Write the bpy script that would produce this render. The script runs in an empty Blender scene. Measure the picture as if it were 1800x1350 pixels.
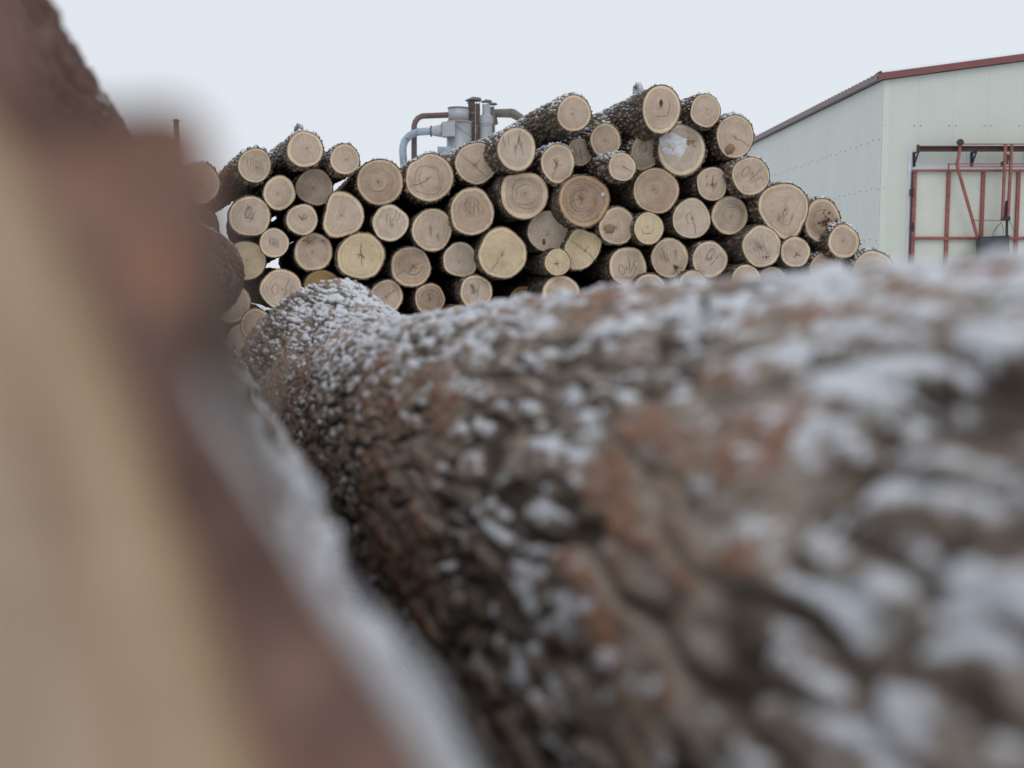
import bpy, math, random
import numpy as np
from mathutils import Vector, Matrix

# ------------------------------------------------------------------ camera, sky, sun, exposure
scene = bpy.context.scene
F = 2000.0                       # focal length in pixels of the 1800 px wide photograph
H = 1.2                          # eye height
TH = math.atan(190.0 / F)        # camera looks slightly down
cam_d = bpy.data.cameras.new("camera")
cam = bpy.data.objects.new("camera", cam_d)
scene.collection.objects.link(cam)
cam.location = (0, 0, H)
cam.rotation_euler = (math.pi / 2 - TH, 0, 0)
cam_d.sensor_width = 36.0
cam_d.lens = 36.0 * F / 1800.0
cam_d.clip_start = 0.01
cam_d.clip_end = 4000
cam_d.dof.use_dof = True
cam_d.dof.focus_distance = 9.3
cam_d.dof.aperture_fstop = 4.0
scene.camera = cam

SUN_EL, SUN_AZ = math.radians(48), math.radians(200)
w = bpy.data.worlds.new("World")
scene.world = w
w.use_nodes = True
nt = w.node_tree
nt.nodes.clear()
wo = nt.nodes.new("ShaderNodeOutputWorld")
bg = nt.nodes.new("ShaderNodeBackground")
sky = nt.nodes.new("ShaderNodeTexSky")
sky.sky_type = 'NISHITA'
sky.sun_disc = False
sky.sun_elevation = SUN_EL
sky.sun_rotation = SUN_AZ
sky.air_density = 1.0
sky.dust_density = 4.0
mix = nt.nodes.new("ShaderNodeMix")
mix.data_type = 'RGBA'
mix.inputs[0].default_value = 0.93          # overcast: an even pale cloud layer over the sky
mix.inputs[7].default_value = (7.9, 8.4, 9.0, 1)
nt.links.new(sky.outputs[0], mix.inputs[6])
nt.links.new(mix.outputs[2], bg.inputs[0])
bg.inputs[1].default_value = 0.1
nt.links.new(bg.outputs[0], wo.inputs[0])
sd = bpy.data.lights.new("sun", 'SUN')
sd.energy = 0.5
sd.angle = math.radians(35)
sd.color = (1.0, 0.97, 0.93)
so = bpy.data.objects.new("sun", sd)
scene.collection.objects.link(so)
so.rotation_euler = (math.pi / 2 - SUN_EL, 0, math.radians(15))
scene.view_settings.view_transform = 'Standard'
scene.view_settings.look = 'None'
scene.view_settings.gamma = 1
scene.view_settings.exposure = 0.0

# ------------------------------------------------------------------ helpers
C = scene.collection
CT, ST = math.cos(TH), math.sin(TH)
EYE = np.array([0, 0, H])


def ray(px, py):
    a, b = (px - 900) / F, (675 - py) / F
    return np.array([a, CT + b * ST, -ST + b * CT])


def P(px, py, Y):
    r = ray(px, py)
    return EYE + r * (Y / r[1])


def tag(o, label=None, cat=None, group=None, kind=None):
    if label: o['label'] = label
    if cat: o['category'] = cat
    if group: o['group'] = group
    if kind: o['kind'] = kind
    return o


def empty(name, loc, label=None, cat=None, group=None):
    o = bpy.data.objects.new(name, None)
    o.empty_display_size = 0.1
    o.location = tuple(loc)
    C.objects.link(o)
    return tag(o, label, cat, group)


def mesh_np(name, verts, faces, mat, parent=None, smooth=False, attrs=None, origin=None):
    """verts Nx3 (world), faces: list of lists or int array Mx4 / Mx3"""
    me = bpy.data.meshes.new(name)
    verts = np.asarray(verts, dtype=np.float64)
    if parent is not None and origin is None:
        origin = np.array(parent_world(parent))
    if origin is not None:
        verts = verts - np.asarray(origin)
    if isinstance(faces, np.ndarray):
        m, k = faces.shape
        me.vertices.add(len(verts)); me.vertices.foreach_set("co", verts.astype(np.float32).ravel())
        me.loops.add(m * k); me.loops.foreach_set("vertex_index", faces.astype(np.int32).ravel())
        me.polygons.add(m)
        me.polygons.foreach_set("loop_start", (np.arange(m) * k).astype(np.int32))
        me.polygons.foreach_set("loop_total", np.full(m, k, dtype=np.int32))
        me.update(calc_edges=True)
    else:
        me.from_pydata([tuple(v) for v in verts], [], faces)
        me.update()
    if smooth:
        me.polygons.foreach_set("use_smooth", np.ones(len(me.polygons), dtype=bool))
    for k, v in (attrs or {}).items():
        v = np.asarray(v, dtype=np.float32)
        if v.ndim == 2:
            a = me.attributes.new(k, 'FLOAT_VECTOR', 'POINT'); a.data.foreach_set("vector", v.ravel())
        else:
            a = me.attributes.new(k, 'FLOAT', 'POINT'); a.data.foreach_set("value", v)
    me.materials.append(mat)
    o = bpy.data.objects.new(name, me)
    C.objects.link(o)
    if parent is not None:
        o.parent = parent
    elif origin is not None:
        o.location = tuple(origin)
    return o


def parent_world(p):
    loc = Vector(p.location)
    while p.parent is not None:
        p = p.parent
        loc = loc + Vector(p.location)
    return loc


class MB:
    """collects shapes into one mesh (world coordinates)"""
    def __init__(s): s.v = []; s.f = []

    def add(s, vs, fs):
        n = len(s.v); s.v += [tuple(v) for v in vs]; s.f += [[i + n for i in f] for f in fs]; return s

    def box(s, a, b):
        x0, y0, z0 = a; x1, y1, z1 = b
        v = [(x, y, z) for x in (x0, x1) for y in (y0, y1) for z in (z0, z1)]
        return s.add(v, [[0, 1, 3, 2], [4, 6, 7, 5], [0, 4, 5, 1], [2, 3, 7, 6], [0, 2, 6, 4], [1, 5, 7, 3]])

    def bar(s, p, q, wd, th, nrm=(0, -1, 0)):
        p, q = Vector(p), Vector(q)
        d = (q - p).normalized(); n = Vector(nrm); n = (n - d * n.dot(d)).normalized(); u = d.cross(n)
        v = []
        for c in (p, q):
            for a, b in ((-1, -1), (1, -1), (1, 1), (-1, 1)):
                v.append(c + u * (a * wd / 2) + n * (b * th / 2))
        return s.add(v, [[0, 1, 2, 3], [7, 6, 5, 4], [0, 4, 5, 1], [1, 5, 6, 2], [2, 6, 7, 3], [3, 7, 4, 0]])

    def tube(s, pts, r, seg=16, caps=True):
        pts = [Vector(p) for p in pts]
        rs = r if isinstance(r, (list, tuple)) else [r] * len(pts)
        n0 = len(s.v); rings = []
        ref = None
        for i, p in enumerate(pts):
            d = (pts[min(i + 1, len(pts) - 1)] - pts[max(i - 1, 0)]).normalized()
            if ref is None:
                ref = Vector((0, 0, 1)) if abs(d.z) < 0.9 else Vector((1, 0, 0))
            u = (ref - d * ref.dot(d)).normalized(); ref = u; v = d.cross(u)
            rings.append([p + (u * math.cos(2 * math.pi * k / seg) + v * math.sin(2 * math.pi * k / seg)) * rs[i] for k in range(seg)])
        vs = [x for rg in rings for x in rg]; fs = []
        for i in range(len(pts) - 1):
            for k in range(seg):
                a = i * seg + k; b = i * seg + (k + 1) % seg
                fs.append([a, b, b + seg, a + seg])
        if caps:
            fs.append(list(range(seg))[::-1]); fs.append([(len(pts) - 1) * seg + k for k in range(seg)])
        return s.add(vs, fs)

    def build(s, name, mat, parent=None, smooth=False, label=None):
        o = mesh_np(name, np.array(s.v, dtype=float), s.f, mat, parent, smooth)
        if label: o['label'] = label
        return o


# ---- vectorised noise
def _h(ix, iy, iz, seed):
    x = (ix.astype(np.int64) * 374761393 + iy.astype(np.int64) * 668265263 + iz.astype(np.int64) * 2147483647 // 7 * 3 + seed * 974711) & 0xffffffff
    x = ((x ^ (x >> 13)) * 1274126177) & 0xffffffff
    x = ((x ^ (x >> 16)) * 2246822519) & 0xffffffff
    x = (x ^ (x >> 15)) & 0xffffffff
    return x / 4294967295.0


def vnoise(p, seed=0):
    i = np.floor(p).astype(np.int64); f = p - i; f = f * f * (3 - 2 * f)
    r = 0
    for dx in (0, 1):
        wx = f[..., 0] if dx else 1 - f[..., 0]
        for dy in (0, 1):
            wy = f[..., 1] if dy else 1 - f[..., 1]
            for dz in (0, 1):
                wz = f[..., 2] if dz else 1 - f[..., 2]
                r = r + wx * wy * wz * _h(i[..., 0] + dx, i[..., 1] + dy, i[..., 2] + dz, seed)
    return r


def fbm(p, octv=4, seed=0):
    r = 0; a = 0.5; t = 0
    for k in range(octv):
        r = r + a * vnoise(p * 2 ** k + 17.3 * k, seed + k); t += a; a *= 0.5
    return r / t


def voro(p, seed=0):
    i = np.floor(p).astype(np.int64)
    f1 = np.full(p.shape[:-1], 9.0); f2 = f1.copy(); idr = np.zeros_like(f1)
    for dx in (-1, 0, 1):
        for dy in (-1, 0, 1):
            for dz in (-1, 0, 1):
                a, b, c = i[..., 0] + dx, i[..., 1] + dy, i[..., 2] + dz
                q0 = a + _h(a, b, c, seed); q1 = b + _h(a, b, c, seed + 11); q2 = c + _h(a, b, c, seed + 23)
                d = np.sqrt((p[..., 0] - q0) ** 2 + (p[..., 1] - q1) ** 2 + (p[..., 2] - q2) ** 2)
                rid = _h(a, b, c, seed + 37)
                m = d < f1
                f2 = np.where(m, f1, np.minimum(f2, d)); idr = np.where(m, rid, idr); f1 = np.where(m, d, f1)
    return f1, f2, idr


def sst(x, a, b):
    t = np.clip((x - a) / (b - a), 0, 1); return t * t * (3 - 2 * t)


# ------------------------------------------------------------------ materials
def new_mat(name):
    m = bpy.data.materials.new(name); m.use_nodes = True
    n = m.node_tree.nodes; n.clear()
    out = n.new("ShaderNodeOutputMaterial"); b = n.new("ShaderNodeBsdfPrincipled")
    m.node_tree.links.new(b.outputs[0], out.inputs[0])
    return m, n, m.node_tree.links, b


def L(lk, a, b): lk.new(a, b)


def math_n(n, lk, op, a, b=None, clamp=False):
    x = n.new("ShaderNodeMath"); x.operation = op; x.use_clamp = clamp
    for i, v in enumerate((a, b)):
        if v is None: continue
        if isinstance(v, (int, float)): x.inputs[i].default_value = v
        else: lk.new(v, x.inputs[i])
    return x.outputs[0]


def mixc(n, lk, fac, a, b, mode='MIX'):
    x = n.new("ShaderNodeMix"); x.data_type = 'RGBA'; x.blend_type = mode
    for i, v in ((0, fac), (6, a), (7, b)):
        if isinstance(v, (int, float)): x.inputs[i].default_value = v
        elif isinstance(v, tuple): x.inputs[i].default_value = (*v, 1)
        else: lk.new(v, x.inputs[i])
    return x.outputs[2]


def noise_n(n, lk, vec, scale, detail=4, rough=0.6):
    x = n.new("ShaderNodeTexNoise"); x.inputs['Scale'].default_value = scale
    x.inputs['Detail'].default_value = detail; x.inputs['Roughness'].default_value = rough
    if vec is not None: lk.new(vec, x.inputs['Vector'])
    return x.outputs['Fac']


def ramp_n(n, lk, fac, stops):
    x = n.new("ShaderNodeValToRGB"); e = x.color_ramp.elements
    while len(e) < len(stops): e.new(0.5)
    for i, (p, c) in enumerate(stops):
        e[i].position = p; e[i].color = (*c, 1) if len(c) == 3 else c
    lk.new(fac, x.inputs[0]); return x.outputs[0]


def attr_n(n, name, vec=False):
    x = n.new("ShaderNodeAttribute"); x.attribute_name = name
    return x.outputs['Vector'] if vec else x.outputs['Fac']


def mapping(n, lk, vec, scale):
    x = n.new("ShaderNodeMapping"); x.inputs['Scale'].default_value = scale; lk.new(vec, x.inputs['Vector'])
    return x.outputs[0]


def bump(n, lk, h, b, strength, dist):
    x = n.new("ShaderNodeBump"); x.inputs['Strength'].default_value = strength; x.inputs['Distance'].default_value = dist
    lk.new(h, x.inputs['Height']); lk.new(x.outputs[0], b.inputs['Normal'])


def bark_mat(name, stops, scale=60, snowcol=(0.69, 0.705, 0.745), grain=350, lichen=None):
    m, n, lk, b = new_mat(name)
    co = n.new("ShaderNodeTexCoord").outputs['Object']
    tone = attr_n(n, 'tone')
    ns = noise_n(n, lk, co, scale, 5, 0.65)
    t = math_n(n, lk, 'ADD', tone, math_n(n, lk, 'MULTIPLY', math_n(n, lk, 'SUBTRACT', ns, 0.5), 0.9), True)
    col = ramp_n(n, lk, t, stops)
    g = noise_n(n, lk, co, grain, 3, 0.7)
    col = mixc(n, lk, 1.0, col, ramp_n(n, lk, g, [(0.3, (0.6, 0.6, 0.6)), (0.7, (1.35, 1.3, 1.25))]), 'MULTIPLY')
    if lichen:
        lf = math_n(n, lk, 'MULTIPLY', math_n(n, lk, 'SUBTRACT', noise_n(n, lk, co, 7, 5, 0.7), 0.54), 8, True)
        col = mixc(n, lk, lf, col, lichen)
    sn = attr_n(n, 'snow')
    sn2 = math_n(n, lk, 'ADD', sn, math_n(n, lk, 'MULTIPLY', math_n(n, lk, 'SUBTRACT', g, 0.5), 1.3))
    sf = ramp_n(n, lk, sn2, [(0.37, (0, 0, 0)), (0.64, (1, 1, 1))])
    col = mixc(n, lk, sf, col, snowcol)
    lk.new(col, b.inputs['Base Color'])
    b.inputs['Roughness'].default_value = 0.88
    b.inputs['Specular IOR Level'].default_value = 0.25
    bump(n, lk, math_n(n, lk, 'ADD', ns, g), b, 0.6, 0.006)
    return m


def face_mat(name, heart, sap, ringc, ring_amt=0.35):
    m, n, lk, b = new_mat(name)
    fp = attr_n(n, 'fp', True)       # metres on the cut, with a per-log offset
    rr = attr_n(n, 'rr')             # 0 at the pith, 1 at the bark
    rad = attr_n(n, 'rad')
    wob = noise_n(n, lk, fp, 9, 4, 0.6)
    r2 = math_n(n, lk, 'ADD', rr, math_n(n, lk, 'MULTIPLY', math_n(n, lk, 'SUBTRACT', wob, 0.5), 0.14))
    oi = n.new("ShaderNodeObjectInfo").outputs['Random']
    sw = math_n(n, lk, 'ADD', r2, math_n(n, lk, 'MULTIPLY', math_n(n, lk, 'SUBTRACT', oi, 0.4), 0.11))
    sw = math_n(n, lk, 'ADD', sw, math_n(n, lk, 'MULTIPLY', math_n(n, lk, 'SUBTRACT', noise_n(n, lk, fp, 16, 3, 0.6), 0.5), 0.10))
    # growth rings
    ph = math_n(n, lk, 'MULTIPLY', math_n(n, lk, 'MULTIPLY', r2, rad), 520)
    s1 = math_n(n, lk, 'SINE', ph)
    s2 = math_n(n, lk, 'SINE', math_n(n, lk, 'MULTIPLY', ph, 0.37))
    s3 = math_n(n, lk, 'SINE', math_n(n, lk, 'MULTIPLY', ph, 0.153))
    rg = math_n(n, lk, 'ADD', math_n(n, lk, 'ADD', s1, s2), math_n(n, lk, 'MULTIPLY', s3, 1.2))
    rg = math_n(n, lk, 'ADD', math_n(n, lk, 'MULTIPLY', rg, 0.16), 0.5, True)
    patch = noise_n(n, lk, fp, 7, 3, 0.5)
    amt = math_n(n, lk, 'MULTIPLY', rg, math_n(n, lk, 'MULTIPLY', patch, ring_amt * 2.0))
    hcol = mixc(n, lk, amt, heart, ringc)
    saw = noise_n(n, lk, mapping(n, lk, fp, (190, 12, 12)), 1, 4, 0.7)
    saw2 = noise_n(n, lk, mapping(n, lk, fp, (14, 110, 12)), 1, 4, 0.7)
    sf = ramp_n(n, lk, sw, [(0.83, (0, 0, 0)), (0.90, (1, 1, 1))])
    col = mixc(n, lk, sf, hcol, sap)
    line = ramp_n(n, lk, sw, [(0.81, (1, 1, 1)), (0.845, (0.86, 0.81, 0.75)), (0.88, (1, 1, 1))])
    col = mixc(n, lk, 1.0, col, line, 'MULTIPLY')
    col = mixc(n, lk, 1.0, col, ramp_n(n, lk, saw, [(0.3, (0.84, 0.83, 0.82)), (0.7, (1.13, 1.12, 1.1))]), 'MULTIPLY')
    col = mixc(n, lk, 1.0, col, ramp_n(n, lk, saw2, [(0.3, (0.92, 0.91, 0.9)), (0.7, (1.07, 1.07, 1.07))]), 'MULTIPLY')
    big = noise_n(n, lk, fp, 4.5, 5, 0.65)
    col = mixc(n, lk, 1.0, col, ramp_n(n, lk, big, [(0.32, (0.78, 0.75, 0.72)), (0.55, (1, 1, 1)), (0.75, (1.12, 1.1, 1.06))]), 'MULTIPLY')
    pith = ramp_n(n, lk, rr, [(0.015, (0.55, 0.45, 0.38)), (0.07, (0.93, 0.91, 0.88)), (0.2, (1, 1, 1))])
    col = mixc(n, lk, 1.0, col, pith, 'MULTIPLY')
    rim = ramp_n(n, lk, r2, [(0.955, (1, 1, 1)), (1.0, (0.72, 0.6, 0.47))])
    col = mixc(n, lk, 1.0, col, rim, 'MULTIPLY')
    lk.new(col, b.inputs['Base Color'])
    b.inputs['Roughness'].default_value = 0.85
    b.inputs['Specular IOR Level'].default_value = 0.2
    bump(n, lk, saw, b, 0.5, 0.004)
    return m


def plain_mat(name, col, rough=0.6, metal=0.0, var=0.25, scale=4, spots=None, sscale=30, bmp=0.0):
    m, n, lk, b = new_mat(name)
    co = n.new("ShaderNodeTexCoord").outputs['Object']
    ns = noise_n(n, lk, co, scale, 6, 0.65)
    lo, hi = 1 - var, 1 + var * 0.6
    c = mixc(n, lk, 1.0, col, ramp_n(n, lk, ns, [(0.3, (lo, lo, lo)), (0.7, (hi, hi, hi))]), 'MULTIPLY')
    if spots:
        s = noise_n(n, lk, co, sscale, 6, 0.75)
        c = mixc(n, lk, ramp_n(n, lk, s, [(0.55, (0, 0, 0)), (0.62, (1, 1, 1))]), c, spots)
    lk.new(c, b.inputs['Base Color'])
    b.inputs['Roughness'].default_value = rough; b.inputs['Metallic'].default_value = metal
    if bmp: bump(n, lk, ns, b, 0.5, bmp)
    return m


M = {}
HEART = (0.43, 0.33, 0.255)
M['grey'] = face_mat('sawn_oak', (0.55, 0.44, 0.35), (0.69, 0.55, 0.40), (0.37, 0.27, 0.19))
M['pale'] = face_mat('sawn_oak_pale', (0.56, 0.465, 0.385), (0.68, 0.56, 0.42), (0.43, 0.33, 0.24))
M['yellow'] = face_mat('sawn_yellow', (0.61, 0.49, 0.335), (0.66, 0.53, 0.36), (0.50, 0.38, 0.23))
M['brown'] = face_mat('sawn_brown', (0.48, 0.37, 0.285), (0.62, 0.48, 0.34), (0.31, 0.21, 0.145), 0.6)
M['red'] = face_mat('sawn_reddish', (0.42, 0.315, 0.235), (0.50, 0.34, 0.22), (0.28, 0.18, 0.12), 0.75)
M['ochre'] = face_mat('sawn_ochre', (0.36, 0.245, 0.12), (0.36, 0.22, 0.10), (0.22, 0.13, 0.05), 0.7)
M['near'] = face_mat('sawn_pine', (0.53, 0.41, 0.305), (0.53, 0.41, 0.285), (0.50, 0.37, 0.265), 0.25)
M['bark'] = bark_mat('oak_bark', [(0.0, (0.03, 0.022, 0.017)), (0.35, (0.10, 0.078, 0.058)), (0.65, (0.20, 0.16, 0.12)), (1.0, (0.34, 0.29, 0.22))], 40, grain=160)
M['bark_moss'] = bark_mat('oak_bark_moss', [(0.0, (0.02, 0.016, 0.012)), (0.35, (0.07, 0.06, 0.042)), (0.65, (0.14, 0.12, 0.085)), (1.0, (0.25, 0.22, 0.16))], 40, grain=160, lichen=(0.12, 0.125, 0.06))
M['bark_pale'] = bark_mat('birch_bark', [(0.0, (0.03, 0.03, 0.03)), (0.4, (0.2, 0.2, 0.2)), (0.7, (0.4, 0.4, 0.4)), (1.0, (0.5, 0.5, 0.5))], 20, grain=90)
M['pine'] = bark_mat('pine_bark', [(0.0, (0.085, 0.065, 0.052)), (0.3, (0.22, 0.178, 0.145)), (0.5, (0.35, 0.30, 0.26)), (0.68, (0.28, 0.195, 0.145)), (0.84, (0.30, 0.155, 0.11)), (1.0, (0.36, 0.22, 0.145))], 28, grain=170)
M['pine_red'] = bark_mat('pine_bark_red', [(0.0, (0.07, 0.04, 0.035)), (0.4, (0.19, 0.11, 0.09)), (0.7, (0.28, 0.18, 0.15)), (1.0, (0.40, 0.28, 0.23))], 30, grain=220)
M['bark_end'] = bark_mat('bark_broken_edge', [(0.0, (0.15, 0.095, 0.078)), (0.45, (0.24, 0.15, 0.125)), (0.75, (0.33, 0.16, 0.10)), (1.0, (0.44, 0.22, 0.115))], 14, grain=80)
M['bark_rim'] = plain_mat('bark_rim', (0.20, 0.13, 0.075), 0.9, var=0.5, scale=60, spots=(0.05, 0.035, 0.025), sscale=45)
M['crack'] = plain_mat('dark_crack', (0.19, 0.13, 0.09), 0.9, var=0.3, scale=30)
M['pencil'] = plain_mat('crayon_line', (0.17, 0.145, 0.13), 0.8, var=0.3, scale=30)
M['rot'] = plain_mat('rotten_wood', (0.085, 0.05, 0.03), 0.95, var=0.6, scale=40, spots=(0.3, 0.2, 0.12), sscale=60)
M['stain'] = plain_mat('reddish_inclusion', (0.36, 0.21, 0.115), 0.9, var=0.4, scale=40)
M['snow'] = plain_mat('snow', (0.78, 0.80, 0.83), 0.7, var=0.08, scale=25, bmp=0.01)
M['frost'] = plain_mat('crumbly_frost', (0.70, 0.70, 0.72), 0.8, var=0.2, scale=30, spots=(0.50, 0.40, 0.32), sscale=14, bmp=0.01)
M['wall'] = plain_mat('cream_panel', (0.60, 0.63, 0.565), 0.45, var=0.05, scale=0.6)
M['wall_side'] = plain_mat('cream_panel_side', (0.60, 0.62, 0.58), 0.45, var=0.05, scale=0.5)
M['door'] = plain_mat('cream_door', (0.61, 0.625, 0.54), 0.45, var=0.07, scale=1.2)
M['trim'] = plain_mat('white_trim', (0.68, 0.70, 0.74), 0.5, var=0.06)
M['cornertrim'] = plain_mat('corner_trim', (0.62, 0.65, 0.57), 0.45, var=0.05)
M['roofred'] = plain_mat('red_fascia', (0.22, 0.075, 0.07), 0.5, var=0.12, scale=3)
M['roof'] = plain_mat('roof_sheet', (0.20, 0.15, 0.15), 0.5, var=0.15, scale=3)
M['redsteel'] = plain_mat('oxide_red_steel', (0.30, 0.10, 0.085), 0.6, var=0.3, scale=6, spots=(0.18, 0.05, 0.04), sscale=14)
M['darkred'] = plain_mat('dark_red_beam', (0.09, 0.035, 0.032), 0.6, var=0.4, scale=8)
M['black'] = plain_mat('black_steel', (0.02, 0.02, 0.022), 0.5, var=0.2)
M['rubber'] = plain_mat('cable_rubber', (0.03, 0.04, 0.035), 0.6, var=0.2)
M['chrome'] = plain_mat('bright_rod', (0.6, 0.62, 0.63), 0.3, 0.6, var=0.1)
M['darkgrey'] = plain_mat('dark_grey_housing', (0.06, 0.062, 0.068), 0.5, var=0.2)
M['galv'] = plain_mat('galvanised', (0.40, 0.42, 0.44), 0.5, 0.2, var=0.12, scale=1.5)
M['galv_blue'] = plain_mat('bluish_galvanised', (0.36, 0.42, 0.50), 0.5, 0.2, var=0.25, scale=2, spots=(0.18, 0.18, 0.17), sscale=3.5)
M['galv_rust'] = plain_mat('rust_streaked_galvanised', (0.46, 0.44, 0.45), 0.6, 0.1, var=0.2, scale=3, spots=(0.26, 0.10, 0.09), sscale=4)
M['rust'] = plain_mat('rusty_pipe', (0.17, 0.12, 0.105), 0.8, var=0.3, scale=2, spots=(0.13, 0.075, 0.06), sscale=3)
M['rust_grey'] = plain_mat('weathered_duct', (0.19, 0.18, 0.16), 0.8, var=0.25, scale=1.5, spots=(0.15, 0.12, 0.10), sscale=2)
M['rust_dark'] = plain_mat('dark_rusty_stack', (0.10, 0.065, 0.055), 0.8, var=0.3, scale=2)
M['cap'] = plain_mat('grey_green_cap', (0.12, 0.135, 0.135), 0.6, var=0.2)
M['tanring'] = plain_mat('tan_ring', (0.42, 0.35, 0.27), 0.7, var=0.1)


def ground_mat():
    m, n, lk, b = new_mat('snowy_yard')
    co = n.new("ShaderNodeTexCoord").outputs['Object']
    a = noise_n(n, lk, co, 0.35, 8, 0.65)
    c = mixc(n, lk, ramp_n(n, lk, a, [(0.5, (0, 0, 0)), (0.66, (1, 1, 1))]), (0.72, 0.74, 0.78), (0.16, 0.13, 0.10))
    lk.new(c, b.inputs['Base Color']); b.inputs['Roughness'].default_value = 0.85
    bump(n, lk, a, b, 0.6, 0.2)
    return m


# ------------------------------------------------------------------ ground
N = 90
gx = np.sinh(np.linspace(-7, 7, N)) * 3.0
gy = np.sinh(np.linspace(-7, 7, N)) * 3.0 + 6
X, Y = np.meshgrid(gx, gy, indexing='ij')
Z = (fbm(np.stack([X * 0.8, Y * 0.8, X * 0], -1), 3, 5) - 0.5) * 0.06 - 0.02
V = np.stack([X, Y, Z], -1).reshape(-1, 3)
idx = np.arange(N * N).reshape(N, N)
fc = np.stack([idx[:-1, :-1], idx[1:, :-1], idx[1:, 1:], idx[:-1, 1:]], -1).reshape(-1, 4)
g = mesh_np('ground', V, fc, ground_mat(), smooth=True)
tag(g, kind='structure')


# ------------------------------------------------------------------ sheet of bark around an axis
def grid_faces(nu, nv, wrap=True):
    i = np.arange(nu * nv).reshape(nu, nv)
    if wrap:
        j = np.roll(i, -1, axis=1)
        return np.stack([i[:-1], i[1:], j[1:], j[:-1]], -1).reshape(-1, 4)
    return np.stack([i[:-1, :-1], i[1:, :-1], i[1:, 1:], i[:-1, 1:]], -1).reshape(-1, 4)


def grid_normals(G):
    du = np.gradient(G, axis=0)
    dv = np.roll(G, -1, axis=1) - np.roll(G, 1, axis=1)
    n = np.cross(dv, du)
    n /= np.linalg.norm(n, axis=-1, keepdims=True) + 1e-12
    return n


# ------------------------------------------------------------------ the warehouse
RZ = math.atan(50 / F)
YB = 32.0
corner = P(1543, 485, YB); corner[2] = 0
bx = np.array([math.cos(RZ), math.sin(RZ), 0]); by = np.array([-math.sin(RZ), math.cos(RZ), 0])


def bl(px, py, off=0.0):
    """point on the front wall plane (moved off metres towards the camera) under a photo pixel"""
    o = corner - by * off; r = ray(px, py)
    t = np.dot(o - EYE, by) / np.dot(r, by)
    return EYE + r * t


def loc(x, y, z): return corner + bx * x + by * y + np.array([0, 0, z])


bld = empty('warehouse_building', corner, 'pale green metal-clad warehouse with red roof edge right of the log pile', 'building')
eave = bl(1543, 141)[2]
ridge_x = 9.0
pr = bl(1800, 108)
slope = (pr[2] - eave) / np.dot(pr - corner, bx)
PW = 0.98


def panel_wall(x0, x1, ztop, axis, mat, name):
    mb = MB(); n = int(math.ceil((x1 - x0) / PW))
    for i in range(n):
        a = x0 + i * PW; b = min(a + PW, x1)
        g_ = 0.012
        za, zb = ztop(a), ztop(b)
        if axis == 'x': q = lambda s, d, z: loc(s, d, z)
        else: q = lambda s, d, z: loc(d, s, z)
        pts = [q(a, 0.0, 0), q(a + g_, 0.0, 0), q(b - g_, 0.0, 0), q(b, 0.0, 0)]
        gd = .007 if axis == 'x' else .004
        s = [(a, gd), (a + g_, 0.0), (b - g_, 0.0), (b, gd)]
        vs = [q(u, d, 0) for u, d in s] + [q(u, d, za + (zb - za) * (u - a) / (b - a)) for u, d in s]
        mb.add(vs, [[0, 1, 5, 4], [1, 2, 6, 5], [2, 3, 7, 6]])
    return mb.build(name, mat, bld)


panel_wall(0.0, 2 * ridge_x, lambda x: eave + slope * (x if x < ridge_x else 2 * ridge_x - x), 'x', M['wall'], 'front_wall')
panel_wall(0.0, 30.0, lambda x: eave, 'y', M['wall_side'], 'side_wall')
mb = MB()
mb.add([loc(18, 0, 0), loc(18, 30, 0), loc(18, 30, eave), loc(18, 0, eave)], [[0, 1, 2, 3]])
mb.build('side_wall', M['wall_side'], bld)
mb = MB()
mb.add([loc(0, 30, 0), loc(18, 30, 0), loc(18, 30, eave), loc(9, 30, eave + slope * 9), loc(0, 30, eave)], [[0, 1, 2, 3, 4]])
mb.build('rear_wall', M['wall'], bld)
# corner trim
mb = MB()
for a, b in (((-0.012, -0.012), (0.20, -0.004)), ((-0.012, -0.012), (-0.004, 0.14))):
    vs = []
    for z in (0, eave - 0.02):
        vs += [loc(a[0], a[1], z), loc(b[0], a[1], z), loc(b[0], b[1], z), loc(a[0], b[1], z)]
    mb.add(vs, [[0, 1, 2, 3], [7, 6, 5, 4], [0, 4, 5, 1], [1, 5, 6, 2], [2, 6, 7, 3], [3, 7, 4, 0]])
mb.build('corner_trim', M['cornertrim'], bld)
# roof sheet, trapezoid ribs running up the slope, seen end-on along the eave
prof = []
y = -0.12
while y < 30.2:
    for dy, dz in ((0, 0), (0.11, 0), (0.15, 0.10), (0.25, 0.10), (0.29, 0)):
        prof.append((y + dy, dz))
    y += 0.33
mb = MB()
for sgn in (0, 1):
    xs = (-0.22, ridge_x) if sgn == 0 else (18.22, ridge_x)
    vs = []
    for (yy, dz) in prof:
        for x in xs:
            xx = min(x, 18 - x) if x > 9 else x
            zz = eave + 0.10 + slope * (x if x <= ridge_x else 18 - x)
            vs.append(loc(x, yy, zz + dz))
        for x in xs:
            zz = eave + 0.03 + slope * (x if x <= ridge_x else 18 - x)
            vs.append(loc(x, yy, zz))
    fs = []
    for i in range(len(prof) - 1):
        a = i * 4; b = a + 4
        fs += [[a, a + 1, b + 1, b], [a + 2, b + 2, b + 3, a + 3], [a, b, b + 2, a + 2]]
    mb.add(vs, fs)
mb.build('roof', M['roof'], bld)
mb = MB()
for x0, x1 in ((-0.2, 9.0), (9.0, 18.2)):
    z0 = eave + slope * min(x0, 18 - x0); z1 = eave + slope * min(x1, 18 - x1)
    vs = []
    for (x, z) in ((x0, z0), (x1, z1)):
        for yy in (-0.16, -0.125):
            for dz in (0.01, 0.19):
                vs.append(loc(x, yy, z + dz))
    mb.add(vs, [[0, 1, 3, 2], [4, 6, 7, 5], [0, 4, 5, 1], [2, 3, 7, 6], [0, 2, 6, 4], [1, 5, 7, 3]])
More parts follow.
